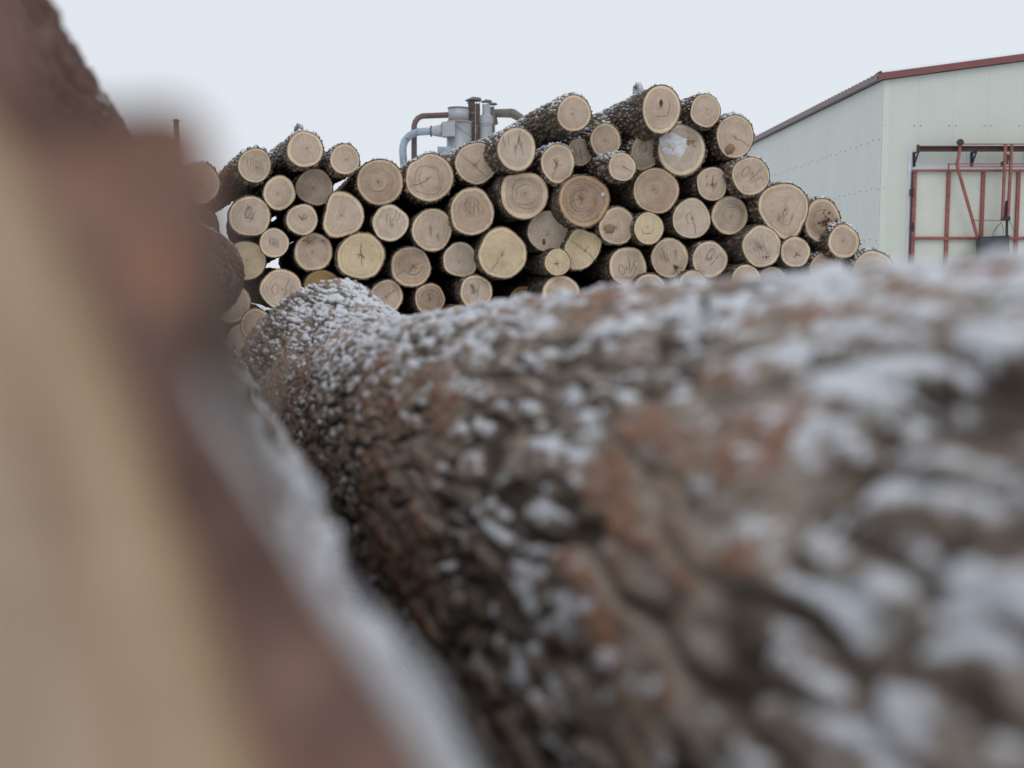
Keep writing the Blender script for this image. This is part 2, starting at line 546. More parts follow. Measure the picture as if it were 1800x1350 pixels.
mb.build('fascia', M['roofred'], bld)
mb = MB()   # snow lip on the roof edge
for x0, x1 in ((-0.1, 9.0),):
    vs = []
    for x in (x0, x1):
        z = eave + slope * x
        for yy, dz in ((-0.15, 0.195), (-0.10, 0.26), (0.2, 0.27), (0.6, 0.23)):
            vs.append(loc(x, yy, z + dz))
    mb.add(vs, [[0, 4, 5, 1], [1, 5, 6, 2], [2, 6, 7, 3]])
mb.build('snow_cover', M['snow'], bld)
# screws
mb = MB()
for zpx in (221, 331, 422):
    z = bl(1700, zpx)[2]
    for i in range(18):
        for dx in (-0.09, 0.09):
            x = i * PW + dx
            if x < 0.0: continue
            if 0.9 < x < 9 and zpx > 250: continue
            p = loc(x, -0.004, z)
            mb.bar(p - np.array([0, 0, .014]), p + np.array([0, 0, .014]), 0.028, 0.016, tuple(-by))
for z in (bl(1534, 244)[2], bl(1552, 331)[2], bl(1531, 422)[2]):
    for i in range(30):
        for dx in (0.2, 0.75):
            p = loc(-0.004, i * PW + dx, z + (0.04 if dx > .5 else 0))
            mb.bar(p - np.array([0, 0, .018]), p + np.array([0, 0, .018]), 0.03, 0.016, tuple(-bx))
tag(mb.build('screw_heads', plain_mat('screw', (0.18, 0.19, 0.18), 0.5), bld), kind='stuff')

# ------------------------------------------------------------------ the big door and its lifting gear
dr = empty('lifting_door', loc(1.0, -0.1, 0), 'pale panel door braced by red steel frame on warehouse front', 'door')
a = bl(1605, 300, 0.06); b = bl(1900, 300, 0.06)


def dbar(mb, pts, wpx, th, off, ):
    """bars through photo pixels on a plane off metres in front of the wall"""
    for (x0, y0), (x1, y1) in zip(pts[:-1], pts[1:]):
        mb.bar(bl(x0, y0, off), bl(x1, y1, off), wpx * YB / F, th, tuple(-by))
    return mb


XE = 1960     # the door goes on beyond the right edge of the frame
zb = 0.05
mb = MB()
q0, q1 = bl(1607, 300, 0.08), bl(XE, 300, 0.08)
mb.add([q0, q1, [q1[0], q1[1], zb], [q0[0], q0[1], zb], q0 + by * 0.05, q1 + by * 0.05, np.array([q1[0], q1[1], zb]) + by * 0.05, np.array([q0[0], q0[1], zb]) + by * 0.05],
       [[0, 1, 2, 3], [4, 7, 6, 5], [0, 4, 5, 1], [1, 5, 6, 2], [2, 6, 7, 3], [3, 7, 4, 0]])
mb.build('door_panel', M['door'], dr)


def post(mb, px, pytop, w, th, off):
    p = bl(px, pytop, off)
    mb.bar(p, (p[0], p[1], zb), w, th, tuple(-by))


for px in (1608.5, 1668, 1729, 1791, 1852, 1912, XE):
    m_ = MB(); post(m_, px, 299, 0.095, 0.07, 0.115); m_.build('stile', M['redsteel'], dr)
m_ = MB(); post(m_, 1604.5, 299, 0.03, 0.09, 0.10); m_.build('edge_angle', M['darkred'], dr)
for py, w_ in ((300, 0.06), (419, 0.085), (540, 0.085)):
    m_ = MB(); dbar(m_, [(1604, py), (XE + 3, py)], w_ * F / YB, 0.05, 0.16); m_.build('rail', M['redsteel'], dr)
for py in (338, 399):
    m_ = MB(); c_ = bl(1602.5, py, 0.12)
    m_.bar(c_ - np.array([0, 0, .09]), c_ + np.array([0, 0, .09]), 0.075, 0.12, tuple(-by))
    m_.bar(c_ - np.array([0, 0, .13]) + bx * .03, c_ + np.array([0, 0, .13]) + bx * .03, 0.04, 0.07, tuple(-by))
    m_.build('hinge', M['black'], dr)

fr = empty('door_surround', loc(0.95, -0.02, 0), 'white trim strip framing the warehouse door opening', 'door frame')
mb = MB()
post(mb, 1600, 263, 0.09, 0.03, 0.018)
mb.build('side_trim', M['trim'], fr)
mb = MB(); dbar(mb, [(1603, 294.5), (XE, 294.5)], 6.5, 0.03, 0.018); mb.build('head_trim', M['trim'], fr)
for x in (1608.5, 1707, 1806, 1905):
    mb = MB(); dbar(mb, [(x, 266), (x, 291)], 14, 0.02, 0.016); mb.build('backing_plate', M['trim'], fr)

hb = empty('door_track', loc(1.1, -0.2, bl(1700, 262)[2]), 'dark red steel beam on black brackets above warehouse door', 'beam')
mb = MB()
dbar(mb, [(1614, 261.5), (XE, 261.5)], 7.0, 0.03, 0.30)
dbar(mb, [(1614, 257.6), (XE, 257.6)], 1.4, 0.16, 0.30)
dbar(mb, [(1614, 265.5), (XE, 265.5)], 1.4, 0.16, 0.30)
dbar(mb, [(1613.6, 254.5), (1613.6, 267.5)], 1.6, 0.16, 0.30)
mb.build('beam', M['darkred'], hb)
for x in (1606.5, 1708, 1809, 1910):
    mb = MB()
    dbar(mb, [(x, 268), (x, 293)], 4.2, 0.05, 0.045)
    t = np.array([0, 0, 0.0])
    p0 = bl(x, 291, 0.06); p1 = bl(x + 8, 267.5, 0.34); mb.bar(p0, p1, 0.045, 0.03, tuple(bx))
    p0 = bl(x, 268.5, 0.06); p1 = bl(x + 9, 267.5, 0.36); mb.bar(p0, p1, 0.045, 0.03, tuple(bx))
    mb.build('bracket', M['black'], hb)

gear = empty('door_lifting_gear', loc(2.3, -0.45, bl(1690, 330)[2]), 'red tubular lever frame with hydraulic ram mounted on door', 'lifting frame')
S = YB / F
m_ = MB(); m_.tube([bl(1688, 250.5, 0.35), bl(1688, 250.5, 0.55)], 6 * S, 20); m_.build('pulley', M['darkred'], gear)
m_ = MB()
dbar(m_, [(1687.6, 254), (1686, 270), (1682.5, 288), (1684, 298)], 4.3, 0.07, 0.46)
m_.build('upright', M['redsteel'], gear)
m_ = MB(); dbar(m_, [(1684, 297), (1719, 420)], 4.4, 0.06, 0.40); m_.build('diagonal_brace', M['redsteel'], gear)
for pts, w_ in (([(1690, 253.3), (XE, 253.3)], 1.7), ([(1666.5, 288.2), (XE, 288.2)], 1.8), ([(1686, 293), (XE, 293)], 1.8), ([(1709, 387.4), (1764, 387.4)], 1.4), ([(1667.5, 287.5), (1667.5, 297)], 2.4)):
    m_ = MB(); dbar(m_, pts, w_, 0.03, 0.43); m_.build('rod', M['redsteel'], gear)
for a_, b_ in (((1767.5, 254), (1762, 386)), ((1778.5, 254), (1772, 386))):
    m_ = MB(); dbar(m_, [a_, b_], 4.2, 0.06, 0.50); m_.build('upright', M['redsteel'], gear)
m_ = MB(); dbar(m_, [(1773, 272), (1768, 288)], 5, 0.1, 0.46); dbar(m_, [(1763, 284), (1763, 291)], 5, 0.1, 0.46)
m_.build('cam_block', M['darkred'], gear)
ram = MB(); ram.tube([bl(1769, 353, 0.47), bl(1767, 383, 0.47)], 1.9 * S, 12); ramo = ram.build('hydraulic_ram', M['black'], gear)
m_ = MB(); m_.tube([bl(1771, 300, 0.47), bl(1769.6, 337, 0.47)], 0.6 * S, 8); m_.tube([bl(1769.6, 337, 0.47), bl(1769, 353, 0.47)], 1.3 * S, 8)
m_.build('piston_rod', M['chrome'], gear)
m_ = MB(); dbar(m_, [(1761, 384.5), (1774, 384.5)], 7, 0.16, 0.47); dbar(m_, [(1770, 386), (1769.5, 440)], 3.4, 0.06, 0.44); m_.build('ram_foot', M['black'], gear)
m_ = MB()
for pts in ([(1762, 390), (1752, 399), (1746.5, 408), (1745, 416)], [(1761, 393), (1764, 402), (1763, 416)], [(1760, 391), (1755, 396), (1748, 406)], [(1774, 389), (1780, 400), (1785, 410)]):
    m_.tube([bl(x, y_, 0.4) for x, y_ in pts], 0.45 * S, 6)
m_.build('hose', M['rubber'], gear)
mot = empty('drive_housing', bl(1744, 440, 0.5), 'dark grey boxy housing bolted low on warehouse door frame', 'machine box')
m_ = MB()
p0 = bl(1719, 417, 0.6); p1 = bl(1771, 455, 0.2)
m_.bar(bl(1745, 417, 0.42), bl(1745, 458, 0.42), 50 * S, 0.3, tuple(-by)); m_.build('casing', M['darkgrey'], mot)
m_ = MB(); m_.bar(bl(1745, 415.4, 0.42), bl(1745, 417, 0.42), 52 * S, 0.33, tuple(-by)); m_.build('lid', M['black'], mot)

# ------------------------------------------------------------------ dust extraction plant behind the pile
YC = 50.0
SC = YC / F


def cp(px, py, dy=0.0): return P(px, py, YC + dy)


def gnd(px, dy=0.0):
    p = cp(px, 485, dy); return (p[0], p[1], 0.0)


cy = empty('dust_cyclone', gnd(807), 'tall grey cylindrical cyclone separator with ducts behind the log pile', 'cyclone separator')
mb = MB()
mb.tube([cp(806, 190), cp(806, 214)], 18 * SC, 40, True); mb.build('upper_drum', M['galv'], cy, True)
mb = MB(); mb.tube([cp(806, 189.6), cp(806, 191)], 18.9 * SC, 40); mb.build('top_flange', M['cap'], cy)
mb = MB(); mb.tube([cp(807, 217), cp(807, 300), cp(807, 340), cp(807, 430)], [21.3 * SC, 21.3 * SC, 21.3 * SC, 6 * SC], 40); mb.build('lower_drum', M['galv'], cy, True)
mb = MB(); mb.tube([cp(807, 213.5), cp(807, 217)], 22.0 * SC, 40); mb.build('band', M['tanring'], cy)
mb = MB()
for x0, x1, y0, y1 in ((777, 801, 217.5, 239),):
    a = cp(x0, y1, -0.8); b = cp(x1, y0, -0.1); mb.box(tuple(a), tuple(b))
mb.build('inlet_box', M['galv'], cy)
mb = MB(); a = cp(776, 216, -0.85); b = cp(777.4, 241, -0.05); mb.box((a[0], a[1], b[2]), (b[0], b[1], a[2])); mb.build('inlet_flange', M['galv'], cy)
mb = MB(); mb.tube([cp(758, 230.6, -0.45), cp(776, 230, -0.45)], [7.2 * SC, 11 * SC], 20); mb.build('inlet_cone', M['galv_rust'], cy, False)
mb = MB(); mb.tube([cp(756.6, 230.6, -0.45), cp(758.6, 230.6, -0.45)], 8.2 * SC, 20)
for yy in (222.3, 239):
    mb.tube([cp(756.4, yy, -0.45), cp(759.6, yy, -0.45)], 1.3 * SC, 8)
mb.build('clamp_ring', M['rust_dark'], cy)
mb = MB(); mb.tube([cp(757, 230.6, -.45), cp(735, 232, -.45), cp(726, 235, -.45), cp(718.5, 240, -.45), cp(711.5, 248, -.45), cp(708.6, 257, -.45), cp(708, 266, -.45), cp(710.5, 300, -.45), cp(716, 380, -.45), cp(716, 530, -.45)], 6.4 * SC, 24)
mb.build('inlet_duct', M['galv_blue'], cy, False)
mb = MB(); mb.tube([cp(790, 202), cp(742, 204), cp(735, 207.5), cp(730, 214), cp(728, 221), cp(728, 300), cp(728, 530)], 4.9 * SC, 20)
mb.build('return_duct', M['rust'], cy, False)
mb = MB(); a = cp(769, 276, -0.9); b = cp(795, 261, -0.2); mb.box(tuple(a), tuple(b)); a = cp(769, 262, -0.9)
mb.tube([cp(770, 262, -0.85), cp(770, 257, -0.85)], 0.6 * SC, 6); mb.build('platform', M['galv_blue'], cy)
mb = MB()
for p, q in (((794, 214), (828, 241)), ((829, 200), (840, 197)), ((800, 212.5), (838, 213.5)), ((828, 221), (868, 221)), ((838, 221), (838, 233)), ((793.5, 239), (787, 239))):
    mb.tube([cp(*p, -0.6), cp(*q, -0.6)], 0.55 * SC, 6)
mb.build('brace', M['rust_grey'], cy)
mb = MB()
for px in (790, 824):
    p = cp(px, 300); mb.tube([p, (p[0], p[1], 0)], 2.5 * SC, 8)
mb.build('support_leg', M['galv'], cy)

vs_ = empty('vent_stack', gnd(832, 0.5), 'dark rusty paired square flues with pointed cap beside the cyclone', 'flue')
mb = MB()
for x0, x1, y0 in ((823, 835.5, 183), (836, 844, 186)):
    a = cp(x0, 233, 0.2); b = cp(x1, y0, 0.9); mb.box((a[0], a[1], 0), tuple(b))
mb.build('flue', M['rust_dark'], vs_)
mb = MB(); mb.tube([cp(832, 177, 0.5), cp(832, 174, 0.5), cp(831, 170, 0.5)], [15 * SC, 13 * SC, 0.8 * SC], 24); mb.build('rain_cap', M['cap'], vs_)
mb = MB()
for x in (820, 826, 838, 843):
    mb = MB(); mb.tube([cp(x, 176, 0.4), cp(x + (3 if x < 826 else 0), 183, 0.4)], 0.5 * SC, 6); mb.build('strut', M['rust_grey'], vs_)
mb = MB(); mb.tube([cp(823.5, 198.5, 0.1), cp(836, 197, 0.1)], 0.9 * SC, 6)
mb.build('band', M['rust_grey'], vs_)

vs2 = empty('vent_stack', gnd(855, 0.5), 'light grey round vent with stepped wider base right of rusty flues', 'flue')
mb = MB(); mb.tube([cp(855, 184, .3), cp(855, 201, .3), cp(854, 205, .3), cp(854, 218, .3)], [7 * SC, 7 * SC, 12 * SC, 12 * SC], 28)
mb.tube([cp(854, 218.3, .3), cp(854, 240, .3), cp(854, 530, .3)], 11 * SC, 28); mb.build('flue', M['galv'], vs2, False)
mb = MB(); mb.tube([cp(855, 179.5, .3), cp(855, 177.5, .3), cp(854.5, 174.4, .3)], [10 * SC, 9 * SC, 0.5 * SC], 24); mb.build('rain_cap', M['cap'], vs2)
mb = MB()
for x in (849, 861): MB().tube([cp(x, 178.5, .3), cp(x, 185, .3)], 0.45 * SC, 6).build('strut', M['rust_grey'], vs2)

vs3 = empty('vent_stack', gnd(866, 1.6), 'low greenish vent with flat cap in front of the horizontal duct', 'flue')
mb = MB(); mb.tube([cp(865, 188, 1.2), cp(866, 215, 1.2), cp(868, 530, 1.2)], 4.2 * SC, 16); mb.build('flue', M['rust_grey'], vs3)
mb = MB(); mb.tube([cp(863, 184, 1.2), cp(863, 182.4, 1.2), cp(862.5, 180.2, 1.2)], [11.5 * SC, 10 * SC, 0.5 * SC], 24); mb.build('rain_cap', M['cap'], vs3)
mb = MB()
for x in (860.5, 868): MB().tube([cp(x, 183.5, 1.2), cp(x, 189, 1.2)], 0.45 * SC, 6).build('strut', M['rust_grey'], vs3)
hd = empty('exhaust_duct', gnd(885, 2), 'weathered grey-brown horizontal duct vanishing behind the top logs', 'duct')
mb = MB(); mb.tube([cp(862, 199, 1.8), cp(899, 199, 1.8), cp(901, 199.3, 1.8), cp(914, 207, 1.8), cp(935, 230, 1.8), cp(937, 300, 1.8), cp(937, 530, 1.8)], [7 * SC, 8.2 * SC, 8.2 * SC, 7.6 * SC, 7 * SC, 7 * SC, 7 * SC], 14)
mb.build('duct_run', M['rust_grey'], hd)
mb = MB(); mb.tube([cp(867, 203, 1.8), cp(873, 219, 1.8)], [6 * SC, 3 * SC], 14); mb.build('duct_branch', M['rust'], hd)

ch = empty('chimney_pipe', (P(309, 485, 60)[0], 60, 0), 'thin dark chimney pipe far off behind the near left log', 'chimney')
mb = MB(); p = P(309.5, 214, 60); mb.tube([p, (p[0], p[1], 0)], 4.5 * 60 / F, 14); mb.build('pipe', M['rust_dark'], ch)
mb = MB(); mb.tube([P(309.5, 213, 60), P(309.5, 209, 60)], [7.5 * 60 / F, 0.02], 14); mb.build('rain_cap', M['rust_dark'], ch)


# ------------------------------------------------------------------ logs of the pile
def radial(poly, cx, cyy, phi):
    a = np.array([math.atan2(-(y - cyy), x - cx) for x, y in poly]); r = np.array([math.hypot(x - cx, y - cyy) for x, y in poly])
    o = np.argsort(a); a, r = a[o], r[o]
    a = np.concatenate([a - 2 * np.pi, a, a + 2 * np.pi]); r = np.concatenate([r, r, r])
    ph = (phi + np.pi) % (2 * np.pi) - np.pi
    out = 0
    for s, wgt in ((-0.12, .25), (0, .5), (0.12, .25)):
        out = out + wgt * np.interp(ph + s, a, r)
    return out


def strip(mb, pts2, wd, O, U, W, NN, lift=0.002):
    """thin line through 2-D points on the sawn face"""
    pts2 = np.array(pts2, dtype=float)
    if len(pts2) < 2: return
    d = np.gradient(pts2, axis=0); d /= np.linalg.norm(d, axis=1, keepdims=True) + 1e-9
    nn = np.stack([-d[:, 1], d[:, 0]], 1)
    k = len(pts2); ww = wd * (0.35 + 0.65 * np.sin(np.linspace(0.25, 2.9, k)))[:, None]
    a = pts2 + nn * ww / 2; b = pts2 - nn * ww / 2
    vs = [O + U * p[0] + W * p[1] + NN * lift for p in np.concatenate([a, b])]
    mb.add(vs, [[i, i + 1, k + i + 1, k + i] for i in range(k - 1)])


def jag(rng, p0, p1, n=8, amp=0.06):
    p0, p1 = np.array(p0), np.array(p1); d = p1 - p0; ln = np.linalg.norm(d); nn = np.array([-d[1], d[0]])
    t = np.linspace(0, 1, n); off = np.array([rng.uniform(-1, 1) for _ in t]) * amp; off[0] = off[-1] = 0
    return p0 + t[:, None] * d + off[:, None] * nn


def marks(rng, kind, R):
    """returns [(points, width, material)] in metres"""
    o = []
    def scr(cx, cyy, s, loops, slant=0.5):
        t = np.linspace(0, loops * 2 * np.pi, int(loops * 14) + 4)
        x = cx + s * (0.10 * t / np.pi + 0.42 * np.cos(t + rng.uniform(0, 1)) * rng.uniform(.6, 1)) + slant * s * .4 * np.sin(t * rng.uniform(.9, 1.1))
        y_ = cyy + s * np.sin(t) * rng.uniform(.7, 1.1)
        return np.stack([x, y_], 1)
    for kd in kind.split('+'):
        if kd == 'star':
            for k in range(rng.randint(5, 8)):
                a = rng.uniform(0, 2 * np.pi); l = R * rng.uniform(.15, .45)
                o.append((jag(rng, (0, 0), (l * math.cos(a), l * math.sin(a)), 6, .1), .006, 'crack'))
        elif kd == 'split':
            a = rng.uniform(0, 2 * np.pi); o.append((jag(rng, (-.2 * R * math.cos(a), -.2 * R * math.sin(a)), (R * .8 * math.cos(a), R * .8 * math.sin(a)), 10, .05), .007, 'crack'))
        elif kd == 'vsplit':
            o.append((jag(rng, (0.02 * R, -.45 * R), (-.02 * R, .5 * R), 10, .05), .010, 'crack'))
            for k in range(5):
                a = rng.uniform(0, 2 * np.pi); o.append((jag(rng, (0, 0), (R * .2 * math.cos(a), R * .2 * math.sin(a)), 4, .1), .006, 'crack'))
        elif kd == 'arc':
            r = R * rng.uniform(.3, .6); a0 = rng.uniform(0, 6.28); a = np.linspace(a0, a0 + rng.uniform(1.5, 3.4), 18)
            rr = r * (1 + .05 * np.sin(a * 5))
            o.append((np.stack([rr * np.cos(a), rr * np.sin(a)], 1), .006, 'crack'))
        elif kd == 'rings':
            for r in (.36, .48, .56, .64):
                a0 = rng.uniform(0, 6.28); a = np.linspace(a0, a0 + rng.uniform(1.8, 5.5), 30); rr = R * r * (1 + .05 * np.sin(a * 4 + r * 9))
                o.append((np.stack([rr * np.cos(a), rr * np.sin(a)], 1), .0042, 'crack'))
        elif kd == 'smile':
            a = np.linspace(math.radians(205), math.radians(335), 18); rr = R * .42
            o.append((np.stack([rr * np.cos(a), rr * np.sin(a)], 1), .008, 'crack'))
            o.append((jag(rng, (-.38 * R, -.18 * R), (-.85 * R, -.45 * R), 5, .08), .007, 'crack')); o.append((jag(rng, (.36 * R, -.2 * R), (.5 * R, 0), 5, .08), .007, 'crack'))
        elif kd == 'scribble':
            o.append((scr(-.2 * R, 0.02, .42 * R, rng.uniform(2, 3.2)), .0055, 'pencil'))
            o.append((jag(rng, (.1 * R, -.5 * R), (.45 * R, .45 * R), 7, .06), .0055, 'pencil'))
        elif kd == 'letters':
            c0 = -.45 * R
            a = np.linspace(0, 2 * np.pi, 20); o.append((np.stack([c0 + .17 * R * np.cos(a), -.12 * R + .3 * R * np.sin(a)], 1), .006, 'pencil'))
            o.append((jag(rng, (0, -.5 * R), (.18 * R, .55 * R), 8, .06), .007, 'pencil')); o.append((jag(rng, (.1 * R, -.45 * R), (.3 * R, -.02 * R), 6, .1), .005, 'pencil'))
            a = np.linspace(.5, 5.2, 16); o.append((np.stack([.48 * R + .14 * R * np.cos(a), -.05 * R + .26 * R * np.sin(a)], 1), .0055, 'pencil'))
        elif kd == 'scratch':
            for k in range(rng.randint(6, 10)):
                x = rng.uniform(-.45, .4) * R; y0 = rng.uniform(-.45, .1) * R
                o.append((jag(rng, (x, y0), (x + rng.uniform(-.15, .12) * R, y0 + rng.uniform(.25, .6) * R), 6, .08), .0045, 'pencil'))
        elif kd == 'hatch':
            for k in range(7):
                x = (-.5 + k * .13) * R; o.append((jag(rng, (x + .25 * R, -.35 * R), (x, .4 * R), 6, .04), .0045, 'pencil'))
        elif kd == 'cross':
            o.append((jag(rng, (-.8 * R, .55 * R), (.1 * R, -.1 * R), 9, .04), .006, 'crack')); o.append((jag(rng, (0, 0), (.6 * R, -.6 * R), 8, .05), .006, 'crack')); o.append((jag(rng, (-.02 * R, -.12 * R), (.25 * R, .25 * R), 5, .05), .006, 'crack'))
    return o


def make_log(px, py, rx, ry, tint, mark, label, top=0, vp=(440, 485), Yf=None, poly=None, ln=None, bend=0.0, bark='bark', extra=(), tilt=0.6, seed=0, taper=1.08):
    rng = random.Random(seed * 7 + 3)
    if vp == (440, 485) and px < 660: vp = (350 + (px - 400) * .2, 485)
    Yf = Yf if Yf is not None else 9.0 + rng.uniform(-.10, .10)
    ln = ln or rng.uniform(3.6, 4.1)
    c = P(px, py, Yf)
    ax = P(vp[0] + rng.uniform(-50, 50), vp[1] + rng.uniform(-12, 12), 1.0) - EYE; ax /= np.linalg.norm(ax)
    yaw = math.atan2(ax[0], ax[1]) * tilt + math.radians(rng.uniform(-4, 4))
    nrm = np.array([math.sin(yaw), math.cos(yaw), rng.uniform(-.05, .05)]); nrm /= np.linalg.norm(nrm)
    hi = top > 0
    nv = 144 if hi else 96
    phi = np.arange(nv) * 2 * np.pi / nv
    if poly: rp = radial(poly, px, py, phi)
    else:
        rp = 1.0 / np.sqrt((np.cos(phi) / rx) ** 2 + (np.sin(phi) / ry) ** 2)
        for k, am in ((2, .022), (3, .025), (4, .016), (5, .012), (7, .008)):
            rp = rp * (1 + am * rng.uniform(-1, 1.2) * np.cos(k * phi + rng.uniform(0, 6.28)))
    dn = rng.uniform(0.2, 0.9)
    # outline on the saw plane
    O = np.zeros((nv, 3))
    for i in range(nv):
        r = ray(px + rp[i] * math.cos(phi[i]), py - rp[i] * math.sin(phi[i]))
        O[i] = EYE + r * (np.dot(c - EYE, nrm) / np.dot(r, nrm))
    Rm = float(np.mean(np.linalg.norm(O - c, axis=1)))
    # base on the nearest support: origin at the face centre's lowest rim
    root = empty('log', (c[0], c[1], float(O[:, 2].min())), label, 'log', 'sawn logs stacked in the pile')
    # ---- bark
    nu = 230 if hi else 46
    t = np.linspace(0, 1, nu) ** (1.15 if hi else 1.6)
    dO = O - c
    G = np.zeros((nu, nv, 3))
    q = np.zeros((nu, nv, 3))
    tw = rng.uniform(-.15, .15)
    for k in range(nu):
        s = 1.0 + (taper - 1) * t[k] + 0.03 * math.sin(t[k] * 9 + seed)
        G[k] = c + dO * s + ax * (ln * t[k]) + np.array([0, 0, 1]) * bend * t[k] ** 2
        q[k, :, 0] = np.cos(phi) * Rm; q[k, :, 1] = np.sin(phi) * Rm; q[k, :, 2] = ln * t[k]
    Nm = grid_normals(G)
    if np.mean(np.sum(Nm[0] * dO, axis=-1)) < 0: Nm = -Nm
    off = seed * 3.71
    qw = q + (fbm(q * 9 + off, 2, 3)[..., None] - .5) * .05
    f1, f2, rid = voro(np.stack([qw[..., 0] / .034, qw[..., 1] / .034, qw[..., 2] / .085 + off], -1), seed + 5)
    e = sst(f2 - f1, 0.02, 0.42)
    fn = fbm(q * 60 + off, 3, 9)
    hgt = (e * .011 + rid * .004 + (fn - .5) * .010)
    lowf = fbm(q * np.array([5, 5, 2.2]) + off, 2, 21) - .5
    disp = hgt * (1.5 if top else .75) + lowf * .03 * min(1, 4 * 1) * np.clip(t * 8, 0, 1)[:, None] - 0.006
    G2 = G + Nm * disp[..., None]
    N2 = grid_normals(G2)
    if np.mean(np.sum(N2[0] * dO, axis=-1)) < 0: N2 = -N2
    tone = np.clip(.08 + e * .42 + (rid - .5) * .25 + (fn - .5) * .5 + .1, 0, 1)
    if top:
        big = fbm(q * 7 + off, 3, 31)
        sn = 0.37 + (Nm[..., 2] - .62) * .75 + (N2[..., 2] - Nm[..., 2]) * .55 + (big - .5) * .8 + (fn - .5) * .8 + (0.5 - e) * .1
        sn = sn + (top - 1) * .1
        G2 = G2 + np.array([0, 0, 1]) * (sst(sn, .4, .8) * .006)[..., None]
    else:
        sn = np.zeros_like(tone) - 1
        cc = fbm(q * 25 + off, 2, 41); sn = np.where((cc > .74) & (Nm[..., 2] > .2), .6, -1.0)
    # rim ring turned inward to the wood
    wood = 0.968
    rag = 1 + (fbm(np.stack([np.cos(phi) * Rm * 60, np.sin(phi) * Rm * 60, phi * 0 + off], -1), 2, 3) - .5) * .035
    inner = c + dO * (wood - 0.01) - nrm * 0.0
    outer = c + dO * rag[:, None]
    G2[0] = outer
    GG = np.concatenate([(c + dO * wood + nrm * 0.02)[None], inner[None] - nrm * .001, G2], 0)
    z2 = np.zeros((2, nv))
    tone = np.concatenate([z2 + .55, tone]); sn = np.concatenate([z2 - 1, sn]); sn[2] = np.where(sn[2] > .3, sn[2], -1)
    # far end closing
    tone[:3] = np.clip(.35 + (fbm(np.stack([np.cos(phi) * 30, np.sin(phi) * 30, phi * 0 + off], -1), 2, 8) - .4) * 1.2, 0, 1)[None]
    nuu = GG.shape[0]
    V_ = GG.reshape(-1, 3)
    fc_ = grid_faces(nuu, nv)
    mesh_np('bark', V_, fc_, M[bark], root, True, {'tone': tone.ravel(), 'snow': sn.ravel()})
    # rear sawn end
    rc = GG[-1].mean(0)
    fe = np.array([[i, (i + 1) % nv, nv] for i in range(nv)])
    mesh_np('rear_cut', np.concatenate([GG[-1], rc[None]]), fe, M[tint], root, False,
            {'fp': np.concatenate([np.zeros((nv, 3)) + .1, np.zeros((1, 3))]) + off, 'rr': np.concatenate([np.ones(nv), [0.]]), 'rad': np.full(nv + 1, Rm)})
    # ---- sawn face with the pith off centre
    nr = 22
    U = np.cross(nrm, np.array([0, 0, 1.])); U /= np.linalg.norm(U); U = -U if U[0] < 0 else U
    W = np.cross(U, nrm); W = -W if W[2] < 0 else W
    pit = c + U * (rng.uniform(-.12, .12) * Rm) + W * (rng.uniform(-.14, .12) * Rm)
    s = np.linspace(0, 1, nr)
    edge = c + dO * wood
    FV = pit + (edge - pit)[None] * s[1:, None, None]
    FV = FV.reshape(-1, 3)
    FV = np.concatenate([pit[None], FV])
    rel = FV - c
    fp = np.stack([rel @ U, rel @ W, np.zeros(len(rel))], -1)
    an = rng.uniform(-.6, .6); ca, sa = math.cos(an), math.sin(an)
    fpr = np.stack([fp[:, 0] * ca - fp[:, 1] * sa, fp[:, 0] * sa + fp[:, 1] * ca, fp[:, 2]], -1) + np.array([off, off * .37, off * .7])
    dep = (fbm(np.stack([fpr[:, 0] * 90, fpr[:, 1] * 12, fpr[:, 2]], -1), 2, 4) - .5) * .002
    FV = FV - nrm * dep[:, None]
    rr = np.concatenate([[0.], np.repeat(s[1:], nv)])
    i0 = 1 + np.arange((nr - 1) * nv).reshape(nr - 1, nv)
    j0 = np.roll(i0, -1, axis=1)
    q4 = np.stack([i0[:-1], j0[:-1], j0[1:], i0[1:]], -1).reshape(-1, 4)
    tri = [[0, int(j0[0, k]), int(i0[0, k])] for k in range(nv)]
    faces = q4.tolist() + tri
    me = mesh_np('sawn_face', FV, faces, M[tint], root, True, {'fp': fpr, 'rr': rr, 'rad': np.full(len(FV), Rm)})
    # ---- cracks, crayon
    if mark:
        groups = {}
        for pts, wd, mt in marks(rng, mark, Rm):
            wd *= .62
            if mt == 'pencil':
                if not groups.get('rot_'): groups['rot_'] = (rng.uniform(-.7, .7), rng.uniform(.7, 1.15), rng.uniform(-.15, .15) * Rm, rng.uniform(-.15, .15) * Rm)
                a_, s_, dx_, dy_ = groups['rot_']; pts = np.array(pts)
                pts = np.stack([(pts[:, 0] * math.cos(a_) - pts[:, 1] * math.sin(a_)) * s_ + dx_, (pts[:, 0] * math.sin(a_) + pts[:, 1] * math.cos(a_)) * s_ + dy_], 1)
            groups.setdefault(mt, MB())
            strip(groups[mt], pts, wd, pit if mt == 'crack' else c, U, W, -nrm, .0025 if mt == 'crack' else .004)
        groups.pop('rot_', None)
        for mt, mb_ in groups.items():
            if mb_.v: mb_.build('crack' if mt == 'crack' else 'crayon_mark', M[mt], root)
